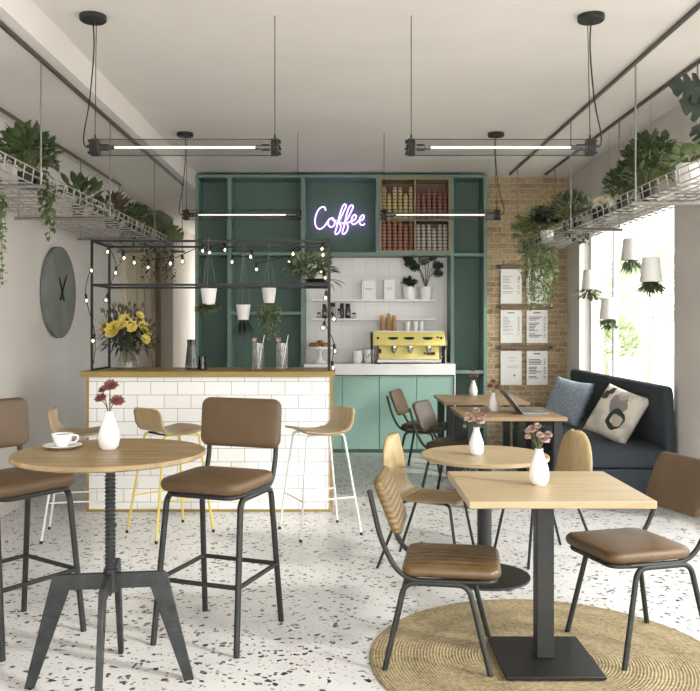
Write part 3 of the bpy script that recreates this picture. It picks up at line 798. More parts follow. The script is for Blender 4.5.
# neon sign
raw = {
 'C': [(190, 268), (184, 252), (168, 250), (148, 270), (135, 305), (134, 340), (146, 363), (165, 365), (186, 348), (200, 325)],
 'o': [(222, 308), (206, 318), (202, 340), (214, 356), (232, 350), (238, 330), (230, 312), (222, 308), (232, 322), (246, 322)],
 'f': [(246, 340), (262, 320), (285, 275), (298, 245), (290, 235), (278, 250), (262, 300), (250, 350), (240, 385), (248, 394), (264, 378), (270, 350), (262, 336), (274, 332)],
 'f2': [(278, 340), (300, 320), (322, 280), (335, 250), (328, 240), (314, 252), (298, 300), (288, 350), (278, 385), (286, 394), (302, 378), (308, 350), (300, 336), (318, 330)],
 'e': [(320, 326), (342, 318), (352, 300), (344, 290), (332, 302), (326, 324), (334, 342), (352, 336), (364, 322)],
 'e2': [(364, 326), (384, 318), (394, 302), (388, 292), (376, 302), (368, 324), (374, 342), (388, 346), (398, 338)]}
ns = thing('neon_sign', 'pale violet handwritten neon sign reading Coffee in green compartment', 'neon sign', (0, 10.095, 2.8))
for nm, pts in raw.items():
    P = [W(290 + a / 5.315, 160 + b / 5.315, 10.095) - Vector((0, 10.095, 2.8)) for a, b in pts]
    obj('neon_letter', MB().tube(smoothpath(P, 5), .006, 8), 'neon', ns)
P = [W(290 + a / 5.315, 160 + b / 5.315, 10.095) - Vector((0, 10.095, 2.8)) for a, b in ((165, 366), (230, 352), (286, 392), (350, 340), (345, 291))]
m_ = MB()
for p in P: m_.tube([p, p + Vector((0, .03, 0))], .006, 6)
obj('bracket', m_, 'steel', ns)

# niche shelves and what stands on them
s1, s2 = 1.81, 1.58
for z, lab in ((s1, 'upper thin white shelf on tiled niche wall'), (s2, 'lower thin white shelf on tiled niche wall')):
    tag(obj('wall_shelf', MB().box(-.35, 1.15, 9.93, 10.124, z - .022, z), 'white', bevel=.002), lab, 'shelf', 'white shelves in the niche')
def Xp(px, Y): return (px - CX) / F * Y
def boxcarton(px0, px1, h, y, lab, det):
    a, b = Xp(px0, y), Xp(px1, y)
    t = thing('carton', lab, 'carton', ((a + b) / 2, y, s1)); w_ = (b - a) / 2
    obj('carton_body', MB().box(-w_, w_, 0, .07, 0, h), 'white', t, bevel=.003)
    m = MB(); m.box(-w_ * .5, w_ * .5, -.0012, 0, h * .55, h * .58).box(-w_ * .35, w_ * .35, -.0012, 0, h * .48, h * .495)
    if det: m.box(-w_ * .8, -w_ * .75, -.0012, 0, h * .1, h * .9)
    obj('printed_label', m, 'inklight', t)
boxcarton(361.5, 376, .235, 9.98, 'white carton with a grey stripe on upper niche shelf, left of the pair', True)
boxcarton(384, 395, .245, 9.97, 'plain white carton on upper niche shelf beside the small plant', False)
t = thing('potted_plant', 'small bright green succulent in white pot on niche shelf', 'plant', (Xp(409, 10.0), 10.02, s1))
obj('pot', potmesh(.075, .085, .155), 'ceramic', t)
f, s = MB(), MB(); bush(f, (0, 0, .2), (.07, .05, .05), 60, .11, .055, s); obj('foliage', f, 'leaf', t); obj('stem', s, 'stem', t)
t = thing('monstera', 'monstera with dark round split leaves in white pot on niche shelf', 'plant', (Xp(426, 10.0), 10.02, s1))
obj('pot', potmesh(.07, .085, .155), 'ceramic', t)
f, s = MB(), MB()
for (a, r, z, sz) in ((3.4, .14, .45, .15), (3.0, .17, .52, .13), (4.3, .03, .44, .14), (5.6, .06, .50, .13), (-.2, .10, .42, .14), (-.6, .13, .33, .12), (2.6, .10, .40, .13), (.2, .06, .54, .12)):
    bigleaf(f, s, (0, 0, .14), (math.cos(a) * r, math.sin(a) * r * .5, z), sz)
obj('foliage', f, 'leafdark', t); obj('stem', s, 'stem', t)
for i, (px, h, r, dark) in enumerate(((319, .075, .026, 0), (324.5, .175, .03, 1), (333, .19, .034, 0), (339.5, .12, .028, 0), (342, .185, .028, 1), (348, .18, .034, 1), (354, .07, .028, 0))):
    t = thing('spice_jar', f'{"dark" if dark else "grey"} {"small" if h < .1 else "tall"} jar with black lid on lower niche shelf, {["leftmost", "second from left", "third from left", "fourth from left", "third from right", "second from right", "rightmost"][i]}', 'jar', (Xp(px, 10.02) , 10.0 + .045 * (i == 4) + .01 * (i % 2), s2), 0, 'jars on the lower niche shelf')
    obj('jar_body', MB().lathe([(0, 0), (r * .9, 0), (r, .006), (r, h * .62), (r * .7, h * .74), (0, h * .74)], n=16), 'smoke' if dark else 'crystal', t)
    obj('lid', MB().lathe([(0, h * .741), (r * .8, h * .741), (r * .8, h), (0, h)], n=16), 'black', t)

# base cabinets + worktop
YW = 9.58
edges = [-.42, Xp(342, YW), Xp(379.3, YW), Xp(416.6, YW), Xp(454, YW)]
nm4 = ['leftmost, half hidden by the bar counter', 'second from left', 'third from left', 'rightmost, behind the brown chair backs']
for i in range(4):
    a, b = edges[i], edges[i + 1]
    t = thing('base_cabinet', f'mint green handleless base cabinet under white worktop, {nm4[i]}', 'cabinet', ((a + b) / 2, YW, 0), 0, 'mint base cabinets')
    hw = (b - a) / 2
    obj('cabinet_body', MB().box(-hw + .001, hw - .001, .022, .5, .06, .905), 'mint', t)
    obj('door', MB().box(-hw + .004, hw - .004, 0, .02, .05, .885), 'mint', t, bevel=.002)
    obj('plinth', MB().box(-hw + .001, hw - .001, .05, .4, 0, .06), 'green', t)
wt = thing('worktop', 'thick white worktop along the tiled niche', 'worktop', (.44, YW, .907))
xr = Xp(455.3, YW)
part('worktop_slab', MB().box(-.429, xr, YW - .02, 10.12, .917, 1.045), 'white', wt, bevel=.003)
part('end_panel', MB().box(xr - .012, xr, YW - .02, 9.79, 0, .916), 'white', wt)
ZW = 1.046

# espresso machine
ym = 9.68; x0, x1 = Xp(377, ym), Xp(441, ym)
t = thing('espresso_machine', 'yellow three group espresso machine with cups on top on white worktop', 'espresso machine', ((x0 + x1) / 2, ym, ZW))
hw = (x1 - x0) / 2
obj('body', MB().prism([(-.0, .05), (.36, .05), (.36, .30), (.04, .30)], hw * 2 - .04, RZ(PI / 2).to_3x3() @ Matrix(((1, 0, 0), (0, 1, 0), (0, 0, 1))), (0, .0, 0)), 'yellow', t, bevel=.006)
# hood, leaning front face, wider than the body
hd = [(-.06, .205), (.36, .205), (.36, .375), (.03, .375), (-.07, .235)]
obj('hood', MB().prism(hd, hw * 2 + .1, RZ(PI / 2), (0, 0, 0)), 'yellow', t, bevel=.012)
obj('side_panel', MB().prism([(-.075, .22), (.03, .37), (.32, .37), (.34, .0), (.02, .0), (.02, .17)], .014, RZ(PI / 2), (-hw - .058, 0, 0)), 'black', t, bevel=.003)
obj('side_panel', MB().prism([(-.075, .22), (.03, .37), (.32, .37), (.34, .0), (.02, .0), (.02, .17)], .014, RZ(PI / 2), (hw + .058, 0, 0)), 'steel', t, bevel=.003)
obj('drip_tray', MB().box(-hw, hw, -.05, .33, .012, .052), 'steel', t, bevel=.004)
m = MB()
for sx in (-1, 1):
    for yy in (-.02, .3): m.lathe([(0, 0), (.018, 0), (.018, .012), (0, .012)], (sx * (hw - .05), yy, 0), 10)
obj('foot', m, 'black', t)
ft = MB().box(-hw - .03, hw + .03, .05, .34, .375, .385)
obj('cup_rail', ft, 'steel', t)
for i, px in enumerate((393, 409, 427.5)):
    cx = Xp(px, ym) - (x0 + x1) / 2
    # recessed dark grip on the leaning front of the hood
    nrm = Vector((0, -.14, .1)).normalized(); al = Vector((0, .1, .14)).normalized()
    cen = Vector((cx, -.02, .305)) + nrm * .004
    P = [(math.cos(a) * .062, math.sin(a) * .032 if math.sin(a) < 0 else .006 * math.sin(a)) for a in [2 * PI * k / 24 for k in range(24)]]
    g = MB(); n = 24
    g.add([cen + Vector((a, 0, 0)) + al * b for a, b in P] + [cen + Vector((a, 0, 0)) + al * b - nrm * .01 for a, b in P], [tuple(range(24)), tuple(range(47, 23, -1))] + [(k, (k + 1) % n, (k + 1) % n + n, k + n) for k in range(n)])
    obj('grip', g, 'black', t)
    gh = obj('group_head', MB().lathe([(0, .15), (.03, .15), (.034, .165), (.034, .205), (0, .205)], (cx + .01, -.03, 0), 16), 'chrome', t)
    obj('portafilter', MB().lathe([(0, .13), (.022, .13), (.03, .15), (0, .15)], (cx + .01, -.03, 0), 14).tube([(cx + .01, -.05, .145), (cx + .01, -.15, .135)], .01, 8), 'chrome', gh)
obj('control_panel', MB().box(hw - .17, hw - .07, -.004, .002, .1, .135).box(hw - .205, hw - .18, -.004, .002, .11, .13), 'iron', t)
obj('control_panel', MB().box(-hw + .02, -hw + .05, -.004, .002, .12, .17), 'iron', t)
for kx, kz, kr in ((-hw + .01, .3, .016), (hw, .3, .016), (hw - .04, .31, .012)):
    obj('knob', MB().lathe([(0, 0), (kr, 0), (kr - .002, .02), (0, .02)], (kx, -.02, kz), 12, RX(PI / 2)), 'black', t)
obj('steam_wand', MB().tube([(hw - .01, -.04, .2), (hw - .02, -.07, .14), (hw + .0, -.08, .07)], .006, 6), 'chrome', t)
zt_ = ZW + .386
for i, px in enumerate((382.3, 388.7, 394)):
    o = obj('paper_cup_stack', cupstack([5, 6, 5][i], .030, .024, .07), 'kraft', loc=(Xp(px, 9.85), 9.85 + .03 * (i == 1), zt_))
    tag(o, f'kraft paper cup stack on the espresso machine, {["leftmost", "middle", "rightmost"][i]}', 'cup stack', 'kraft cup stacks')
def mug(r, h, c=None):
    return MB().lathe([(0, 0), (r * .75, 0), (r * .9, h * .15), (r, h), (r - .004, h), (r * .85, h * .2), (0, h * .12)], n=20)
for i, (px, h) in enumerate(((407.5, .11), (415.5, .11), (421, .11))):
    t = thing('cup', f'white cup on top of the espresso machine, {["leftmost", "middle", "rightmost"][i]} of three', 'cup', (Xp(px, 9.85), 9.85, zt_), 0, 'white cups on the machine')
    obj('cup_body', mug(.027, h), 'ceramic', t)
for (px, w_, h, lab, mt) in ((357.5, .060, .15, 'plain white ceramic tumbler on worktop left of the machine', 'ceramic'), (369.3, .064, .165, 'white canister with grey band pattern beside the yellow machine', 'ceramic')):
    t = thing('canister', lab, 'canister', (Xp(px, 9.78), 9.78, ZW))
    obj('canister_body', MB().lathe([(0, 0), (w_ * .8, 0), (w_ * .95, .02), (w_, h * .4), (w_ * .98, h), (w_ * .9, h), (w_ * .9, h * .15), (0, h * .1)], n=24), mt, t)
    if 'grey' in lab:
        g = MB()
        for q in range(10):
            a = PI + q / 9 * PI
            g.box(0, 0, 0, 0, 0, 0) if False else g.obox((math.cos(a) * (w_ + .0005), math.sin(a) * (w_ + .0005), h * (.45 + .2 * (q % 3) / 2)), (.002, .012, .03), RZ(a))
        obj('pattern', g, 'inklight', t)
# cake stand with pastries
t = thing('cake_stand', 'white pedestal cake stand with scalloped plate on the worktop', 'cake stand', (Xp(320, 9.75), 9.75, ZW))
obj('pedestal', MB().lathe([(0, 0), (.085, 0), (.08, .012), (.04, .04), (.022, .09), (.02, .13), (.05, .17), (.05, .178), (0, .178)], n=28), 'ceramic', t)
obj('plate', MB().lathe([(0, .18), (.15, .18), (.165, .172), (.168, .172), (.168, .198), (.155, .198), (.15, .19), (0, .19)], n=40), 'ceramic', t)
for i in range(7):
    a = i * 2 * PI / 6; r = .09 if i < 6 else 0
    o = obj('pastry', MB().ball((0, 0, .026), .04, 12, 7, (1.1, .9, .66)), 'pastry', loc=Vector(t.location) + Vector((math.cos(a) * r, math.sin(a) * r, .191 + (.03 if i == 6 else 0))))
    tag(o, 'small brown pastry on the white cake stand' if i < 6 else 'topmost brown pastry in the middle of the white cake stand', 'pastry', 'pastries on the cake stand')

# ------------------------------------------------------------------ bar counter with frame
X0, X1, Y0, Y1, ZB = -2.045, -.07, 6.58, 7.22, 1.128
t = thing('bar_counter', 'white tiled bar counter with oak top and thin oak edge trim', 'counter', ((X0 + X1) / 2, Y0, 0))
part('counter_body', MB().box(X0 + .02, X1 - .02, Y0 + .01, Y1 - .02, .02, ZB - .045), 'tile', t)
part('counter_top', MB().box(X0 - .035, X1 + .02, Y0 - .035, Y1, ZB - .045, ZB), 'barwood', t, bevel=.003)
part('edge_trim', MB().box(X0, X0 + .02, Y0, Y1 - .02, 0, ZB - .045).box(X1 - .02, X1, Y0, Y1 - .02, 0, ZB - .045).box(X0 + .02, X1 - .02, Y0 + .002, Y1 - .02, 0, .02), 'barwood', t)
fy0, fy1, fx0, fx1 = 6.65, 7.15, -2.02, -.10
t = thing('overhead_rack', 'black square tube metal frame standing on the bar counter', 'frame', ((fx0 + fx1) / 2, fy0, ZB))
q = .009
for x in (fx0, fx1):
    for y in (fy0, fy1): part('post', MB().box(x - q, x + q, y - q, y + q, ZB, 2.19), 'black', t)
for z, nm in ((2.19, 'top_rail'), (1.835, 'lower_rail')):
    for y in (fy0, fy1): part(nm, MB().box(fx0 + q, fx1 - q, y - q, y + q, z - q * 2, z), 'black', t)
    for x in (fx0, fx1): part(nm, MB().box(x - q, x + q, fy0 + q, fy1 - q, z - q * 2, z), 'black', t)
for x in (fx0, fx1): part('foot_rail', MB().box(x - q, x + q, fy0 + q, fy1 - q, ZB, ZB + .014), 'black', t)

# string lights
t = thing('string_lights', 'string of small warm bulbs wound round the bar frame', 'string lights', (-1, 6.9, 2.19))
A = [(91.7, 270.6, 6.62), (86.6, 300.7, 6.62), (93, 340.8, 6.62)]
B = [(107.7, 251.8, 7.12), (115.7, 273, 7.1), (106, 300.3, 7.12)]
Cc = [(124, 258, 7.0), (134.2, 262.7, 6.9), (148, 267.4, 6.85), (170.3, 263.6, 6.85), (182.5, 261.7, 6.85), (202.6, 251, 6.7), (209.7, 252.6, 7.1), (225, 250, 6.8), (232, 262, 7.1), (250.6, 257, 6.8), (256.4, 269.5, 7.0), (289, 261.6, 7.1), (293, 254, 6.8), (322, 249, 6.8)]
D = [(323, 255, 6.95), (321, 272, 6.9), (325, 278, 6.7), (325.6, 298, 6.62), (334, 319, 6.62), (323, 328, 6.62), (334.6, 351, 6.62), (333, 368, 6.6)]
base = Vector(t.location)
def bulb(p, d):
    d = Vector(d).normalized(); m = Matrix(((1, 0, 0), (0, 1, 0), (0, 0, 1)))
    rot = Vector((0, 0, -1)).rotation_difference(d).to_matrix()
    # p is bulb centre
    s = obj('socket', MB().lathe([(0, .02), (.011, .02), (.012, .05), (.006, .058), (0, .058)], p, 8, rot), 'black', t)
    gl = obj('bulb', MB().lathe([(0, -.026), (.012, -.022), (.021, -.008), (.022, .002), (.014, .016), (.009, .024), (0, .024)], p, 12, rot), 'glass', t)
    obj('filament', MB().ball(p, .008, 8, 6, (1, 1, 1.3)), 'bulb', gl)
def cable(start, L, end=None, sag=0):
    pts = [Vector(start)]
    for i, (px, py, Y) in enumerate(L):
        p = W(px, py, Y); d = Vector((rnd(-.3, .3), 0, -1)).normalized()
        bulb(p - base, d); pts.append(p - d * .058)
        if sag and i < len(L) - 1:
            nx = W(*L[i + 1]); pts.append((p + nx) / 2 + Vector((0, 0, .058 - sag * rnd(.2, 1))))
    if end: pts.append(Vector(end))
    return [p - base for p in pts]
m = MB()
m.tube(smoothpath(cable((fx0, fy0 - .02, 2.2), A, (fx0 + .02, fy0 - .02, ZB + .06)), 6), .0035, 5)
m.tube(smoothpath(cable((fx0 + .02, fy1 - .02, 2.2), B, (fx0 + .02, fy1 - .02, 1.6)), 6), .0035, 5)
m.tube(smoothpath(cable((fx0 + .02, fy1 - .02, 2.2), Cc, (fx1, fy0, 2.2), .015), 6), .0035, 5)
m.tube(smoothpath(cable((fx1, fy0, 2.2), D, (fx1 + .03, 6.6, ZB + .002)), 6), .0035, 5)
obj('cable', m, 'black', t)

# planters hanging from the frame
for (px, pyt, w_, hpx, apx, Y, kind, lab) in ((208.7, 288.6, .068, 16, 209, fy0, 'm', 'small white hanging pot with mossy plant below, leftmost on bar frame'),
                                       (243.3, 304.7, .064, 15, 243.5, fy1, 's', 'small white hanging pot with spiky plant below, middle and lowest on bar frame'),
                                       (269, 288, .064, 15, 269, fy1, 'b', 'small white hanging pot with olive foliage below, rightmost on bar frame')):
    p = W(px, pyt, Y); h = hpx / F * Y; zr = 2.19
    if Y == fy0: p.y = fy0
    t = thing('hanging_planter', lab, 'hanging planter', p, 0, 'hanging pots on the bar frame')
    obj('pot', MB().lathe([(0, -h), (w_ * .72, -h), (w_, 0), (w_ - .005, 0), (w_ * .68, -h + .01), (0, -h + .01)], n=20), 'matteplastic', t)
    ap = Vector((0, 0, zr - p.z + .003)); c = MB(); cn = ap - Vector((0, 0, .06))
    for k in range(3):
        a = k * 2 * PI / 3 + .5; c.tube([cn, (math.cos(a) * w_, math.sin(a) * w_, -.004)], .0016, 5)
    c.tube([(x_, y_, z_) for x_, y_, z_ in [(math.cos(b) * .024, math.sin(b) * .024, 0) for b in []]] or [cn, cn + Vector((0, -.018, .03)), cn + Vector((0, -.018, .07)), cn + Vector((0, 0, .066))], .0018, 5)
    obj('cord', c, 'rod', t)
    f, s = MB(), MB()
    if kind == 'm': bush(f, (0, 0, -h - .035), (.105, .09, .05), 230, .045, .018, s, up=-.3)
    if kind == 's':
        for q_ in range(46):
            a = rnd(0, 2 * PI); sp = rnd(.1, 1) * .7; f.leaf((math.cos(a) * .02, math.sin(a) * .02, -h + .005), (math.cos(a) * sp, math.sin(a) * sp, -.8), (0, 0, 1), rnd(.11, .21), .013, .2, .3)
    if kind == 'b':
        for q_ in range(18): vine(f, s, (rnd(-.06, .06), rnd(-.05, .05), -h), rnd(.12, .34), .04, .022, (rnd(-1, 1) * 1.3, rnd(-1, 1) * .5), .04, .02)
    obj('foliage', f, {'m': 'leaf', 's': 'leafdark', 'b': 'leafgrey'}[kind], t)
    if s.v: obj('stem', s, 'stem', t)
# plant lying on the right end of the lower rails
p = W(318, 283, 6.9)
t = thing('trailing_plant', 'olive green leafy plant on lower rails at the right end of bar frame', 'plant', (p.x, 6.9, 1.835))
obj('pot', MB().box(-.13, .1, -.235, .235, 0, .012).add(*(lambda b: (b.v, b.f))(MB().lathe([(0, .012), (.09, .012), (.11, .05), (.1, .05), (.08, .02), (0, .02)], n=18))), 'black', t)
f, s = MB(), MB(); bush(f, (-.06, 0, .14), (.20, .16, .12), 170, .10, .046, s, droop=.5)
for a, b, c_ in ((.16, -.1, .0), (.2, -.15, -.05), (.22, .0, .02), (-.2, -.2, -.03), (.12, -.2, -.06)): f.leaf((a * .4, b, .05), (a, b * .3, c_ - .04), (0, 0, 1), .16, .05, .3); 
obj('foliage', f, 'leafgrey', t); obj('stem', s, 'stem', t)

# things on the bar
def vaseglass(mt, prof, n=24): return MB().lathe(prof, n=n)
p = (Xp(127.5, 6.93), 6.93, ZB)
t = thing('flower_vase', 'ribbed dark glass vase with yellow flowers and dry leaves on bar', 'flowers in vase', p)
obj('vase', MB().lathe([(0, 0), (.085, 0), (.098, .015), (.09, .06), (.06, .14), (.055, .17), (.062, .20), (.059, .20), (.05, .165), (.085, .06), (.09, .02), (0, .012)], n=14), 'crystal', t, angle=8)
s, lf, yf, df = MB(), MB(), MB(), MB()
heads = [(-.075, -.13, .325, .08), (.0, -.08, .40, .06), (.06, -.13, .355, .06), (-.02, -.02, .42, .05), (.14, -.06, .36, .05), (.16, -.02, .30, .05), (-.17, -.04, .35, .05), (.10, 0, .45, .04), (.17, -.1, .25, .045), (-.02, -.13, .37, .05)]
for i, (x, y, z, r) in enumerate(heads):
    s.tube(smoothpath([(x * .15, y * .15, .02), (x * .3, y * .3, .2), (x, y, z)], 4), .003, 5)
    fl = MB(); flowerhead(fl, (x, y, z), (x * 1.5, y - .15, .12), r * 1.15, 5, .75); obj('flower_head', fl, 'petalyellow', t)
for i in range(300):
    a = rnd(0, 2 * PI); r = rnd(.05, .22); z = .17 + rnd(0, .22); b = Vector((math.cos(a) * r, math.sin(a) * r * .8, z))
    lf.leaf(b, (b.x, b.y, rnd(-.15, .12)), (0, 0, 1), rnd(.05, .10), .028, .4)
    if i % 8 == 0: s.tube([(0, 0, .12), b * .6 + Vector((0, 0, .06)), b], .002, 4)
for i in range(200):
    k = random.choice(((-.04, .0, .44), (.05, .04, .42), (-.16, 0, .38), (.2, 0, .32), (-.1, .05, .42)))
    b = Vector(k) + Vector((rnd(-.07, .07), rnd(-.05, .05), rnd(-.12, .10))); df.leaf(b, (b.x * .6, rnd(-.2, .2), .4), (0, 0, 1), rnd(.04, .07), .016, .2)
    if i % 6 == 0: s.tube([(0, 0, .15), b * .7, b], .002, 4)
obj('foliage', lf, 'leafdark', t); obj('dried_sprigs', df, 'leafbrown', t); obj('stem', s, 'stem', t)
t = thing('carafe', 'tall smoked ribbed glass carafe on the bar', 'carafe', (Xp(191.5, 6.9), 6.9, ZB))
obj('carafe_body', MB().lathe([(0, 0), (.052, 0), (.058, .01), (.054, .04), (.036, .2), (.038, .25), (.035, .25), (.033, .2), (.05, .04), (0, .02)], n=14), 'smoke', t, angle=8)
t = thing('tumbler', 'small smoked glass tumbler beside the dark carafe on the bar', 'glass', (Xp(202.5, 6.82), 6.82, ZB))
obj('tumbler_body', MB().lathe([(0, 0), (.036, 0), (.039, .008), (.034, .11), (.031, .11), (.034, .012), (0, .01)], n=12), 'smoke', t, angle=8)
for px, lab in ((258, 'tall patterned drinking glass with iced drink on bar, left of the pair'), (282, 'tall patterned drinking glass with iced drink on bar, right of the pair')):
    t = thing('drinking_glass', lab, 'glass', (Xp(px, 6.68), 6.70, ZB), 0, 'pair of iced drinks')
    obj('glass_body', MB().lathe([(0, 0), (.046, 0), (.048, .006), (.048, .225), (.044, .225), (.044, .012), (0, .012)], n=20), 'crystal', t)
    ice = MB()
    for k in range(9): ice.obox((rnd(-.02, .02), rnd(-.02, .02), .035 + k * .02), (.026, .026, .024), Matrix.Rotation(rnd(0, 3), 3, Vector((rnd(-1, 1), rnd(-1, 1), 1))))
    obj('ice', ice, 'crystal', t)
    obj('straw', MB().tube([(.0, 0, .02), (.05, 0, .29)], .003, 6), 'ceramic', t)
    g = MB(); 
    for k in range(6): g.leaf((-.03, 0, .225), (rnd(-.6, .4), rnd(-.5, .5), .8), (0, 1, 0), .05, .02)
    obj('garnish', g, 'petalpink', t)

# ------------------------------------------------------------------ menu sheets on the brick wall
YM = YB - .045
rows = ((269, 303.5), (310, 343), (351, 385)); cols = ((501, 522), (527, 548))
for i, py in enumerate((266.8, 306.8, 347.3)):
    a, b = W(496, py, YM), W(553, py, YM)
    t = thing('menu_rail', f'dark wooden batten on the brick wall, {["top", "middle", "bottom"][i]} of three', 'rail', ((a.x + b.x) / 2, YM, a.z), 0, 'battens of the menu board')
    L_ = (b.x - a.x) / 2
    obj('batten', MB().box(-L_, L_, -.012, .012, -.022, .022), 'boardwood', t, bevel=.003)
    m = MB()
    for e in (-L_ + .04, L_ - .04): m.tube([(e, -.03, 0), (e, .044, 0)], .016, 8)
    obj('wall_bolt', m, 'black', t)
rw = ['top', 'middle', 'bottom']; cw_ = ['left', 'right']
for i, (ya, yb) in enumerate(rows):
    for j, (xa_, xb_) in enumerate(cols):
        a, b = W(xa_, yb, YM), W(xb_, ya, YM); cx = (a.x + b.x) / 2; w_ = (b.x - a.x) / 2; h = b.z - a.z
        t = thing('menu_sheet', f'white printed menu sheet on brick wall, {cw_[j]} one of the {rw[i]} row', 'menu', (cx, YM + .02, a.z), 0, 'menu sheets on the brick wall')
        obj('paper_sheet', MB().box(-w_, w_, -.003, .003, 0, h), 'paper', t)
        m = MB(); R = random.Random(i * 7 + j); z = h * .90
        if not (i == 2 and j == 0):
            if i: m.box(-w_ * .35, w_ * .3, -.0042, -.003, z, z + .014)
            z -= .05; fill = .82 if j else .7
            while z > h * (.16 if j else .22):
                if R.random() < .86:
                    m.box(-w_ * .8, -w_ * .8 + w_ * R.uniform(.5, 1.15) * (1.1 if j else .9), -.0042, -.003, z, z + (.009 if j else .006))
                    m.box(w_ * .62, w_ * .8, -.0042, -.003, z, z + .007)
                z -= .019
        else:
            for zz, ww in ((.8, .5), (.72, .3), (.55, .8), (.5, .6)): m.box(-w_ * ww * .5, w_ * ww, -.0042, -.003, h * zz, h * zz + .004)
            m.lathe([(0, 0), (.014, 0), (.014, .001), (0, .001)], (w_ * .3, -.004, h * .28), 12, RX(PI / 2))
        obj('printed_text', m, 'ink' if j else 'inklight', t)
# ------------------------------------------------------------------ seating
def sideframe(mb, s, foot_f, foot_r, top_f, top_r, z, r, br):
    """inverted U leg pair on side s (+1/-1): feet and tops given as (x, y)"""
    return mb.tube(fillet([(foot_r[0], s * foot_r[1], 0), (top_r[0], s * top_r[1], z), (top_f[0], s * top_f[1], z), (foot_f[0], s * foot_f[1], 0)], br, 6), r, 10)
def legtube(s, foot, top, z, r, other, br=.05):
    """one leg with its bend into the seat rail, so each leg is a mesh of its own"""
    return MB().tube(fillet([(foot[0], s * foot[1], 0), (top[0], s * top[1], z), ((top[0] + other) / 2, s * top[1], z)], br, 6), r, 10)
def dining_chair(name, label, seatm, backm, loc, ang, group, zs=.415, sh=0, bz=0):
    t = thing(name, label, 'chair', loc, ang, group)
    for s in (1, -1):
        obj('leg', legtube(s, (.22, .23), (.125, .19), zs, .0125, -.15), 'iron', t)
        obj('leg', legtube(s, (-.235, .23), (-.15, .19), zs, .0125, .125), 'iron', t)
        fr = MB().tube(fillet([(.12 + sh, s * .185, zs + .012), (-.2 + sh, s * .185, zs + .008), (-.29 + sh, s * .19, zs + .16), (-.345 + sh - bz * .35, s * .19, .775 + bz)], .11, 8), .0115, 10)
        obj('back_upright', fr, 'iron', t)
    fr = MB().tube(fillet([(.12 + sh, -.185, zs + .012), (.20 + sh, -.17, zs + .012), (.20 + sh, .17, zs + .012), (.12 + sh, .185, zs + .012)], .05, 5), .0115, 8)
    obj('seat_frame', fr, 'iron', t)
    obj('seat', MB().pad(.43, .42, .05, .06, .02, .012, None, (.01 + sh, 0, zs + .05)), seatm, t)
    al = math.atan2(.105, .26)
    mt = RY(-PI / 2 - al) 
    # back panel: pad lying in its own plane, normal forward
    obj('backrest', MB().pad(.27, .40, .038, .05, .016, .006, RY(PI / 2 - al), (-.268 + sh - bz * .35, 0, .70 + bz)), backm, t)
    return t
def bar_chair(label, loc, ang, group):
    t = thing('bar_chair', label, 'bar chair', loc, ang, group); zs = .69
    for s in (1, -1):
        obj('leg', legtube(s, (.245, .218), (.16, .195), zs, .0145, -.17), 'iron', t)
        obj('leg', legtube(s, (-.245, .218), (-.17, .195), zs, .0145, .16), 'iron', t)
        obj('back_upright', MB().tube(fillet([(.1, s * .19, zs + .014), (-.19, s * .19, zs + .012), (-.235, s * .19, zs + .12), (-.26, s * .19, 1.06)], .07, 8), .0125, 10), 'iron', t)
    obj('seat_frame', MB().tube(fillet([(.1, -.19, zs + .014), (.2, -.17, zs + .014), (.2, .17, zs + .014), (.1, .19, zs + .014)], .05, 5), .0125, 8), 'iron', t)
    k = .30 / zs; fx = .245 + (.16 - .245) * k; fy = .218 + (.195 - .218) * k; rx = -.245 + (.075) * k
    m = MB()
    for a, b in (((fx, fy), (fx, -fy)), ((fx, -fy), (rx, -fy)), ((rx, -fy), (rx, fy)), ((rx, fy), (fx, fy))): m.tube([(a[0], a[1], .30), (b[0], b[1], .30)], .0115, 8)
    obj('footrest', m, 'iron', t)
    obj('seat', MB().pad(.43, .44, .06, .07, .022, .014, None, (.015, 0, zs + .056)), 'leather', t)
    obj('backrest', MB().pad(.25, .45, .046, .045, .018, .006, RY(PI / 2 - .09), (-.225, 0, 1.0)), 'leather', t)
    return t
def shell(mb, prof, wf, wrap):
    """bent plywood: prof = centre curve (x, z), wf(t) half width, wrap(t) forward curl of the sides"""
    n = len(prof); m = 12; vs = []
    for i, p in enumerate(prof):
        t = i / (n - 1); a = prof[max(i - 1, 0)]; b = prof[min(i + 1, n - 1)]
        tg = Vector((b[0] - a[0], 0, b[2] - a[2])).normalized(); nr = Vector((-tg.z, 0, tg.x))
        hw = wf(t); wr_ = wrap(t)
        for j in range(m + 1):
            y = (j / m * 2 - 1); vs.append(Vector((p[0], y * hw, p[2])) + nr * wr_ * y * y * -1)
    fs = [(i * (m + 1) + j, i * (m + 1) + j + 1, (i + 1) * (m + 1) + j + 1, (i + 1) * (m + 1) + j) for i in range(n - 1) for j in range(m)]
    return mb.add(vs, fs)
def rounded(t, r0, r1, w):
    """half width with rounded ends"""
    if t < r0: u = 1 - t / r0; return w * (1 - u ** 2.4 * .75) ** 1 if u < 1 else w * .25
    if t > 1 - r1: u = (t - 1 + r1) / r1; return w * math.sqrt(max(0.02, 1 - u ** 2.6 * .98))
    return w
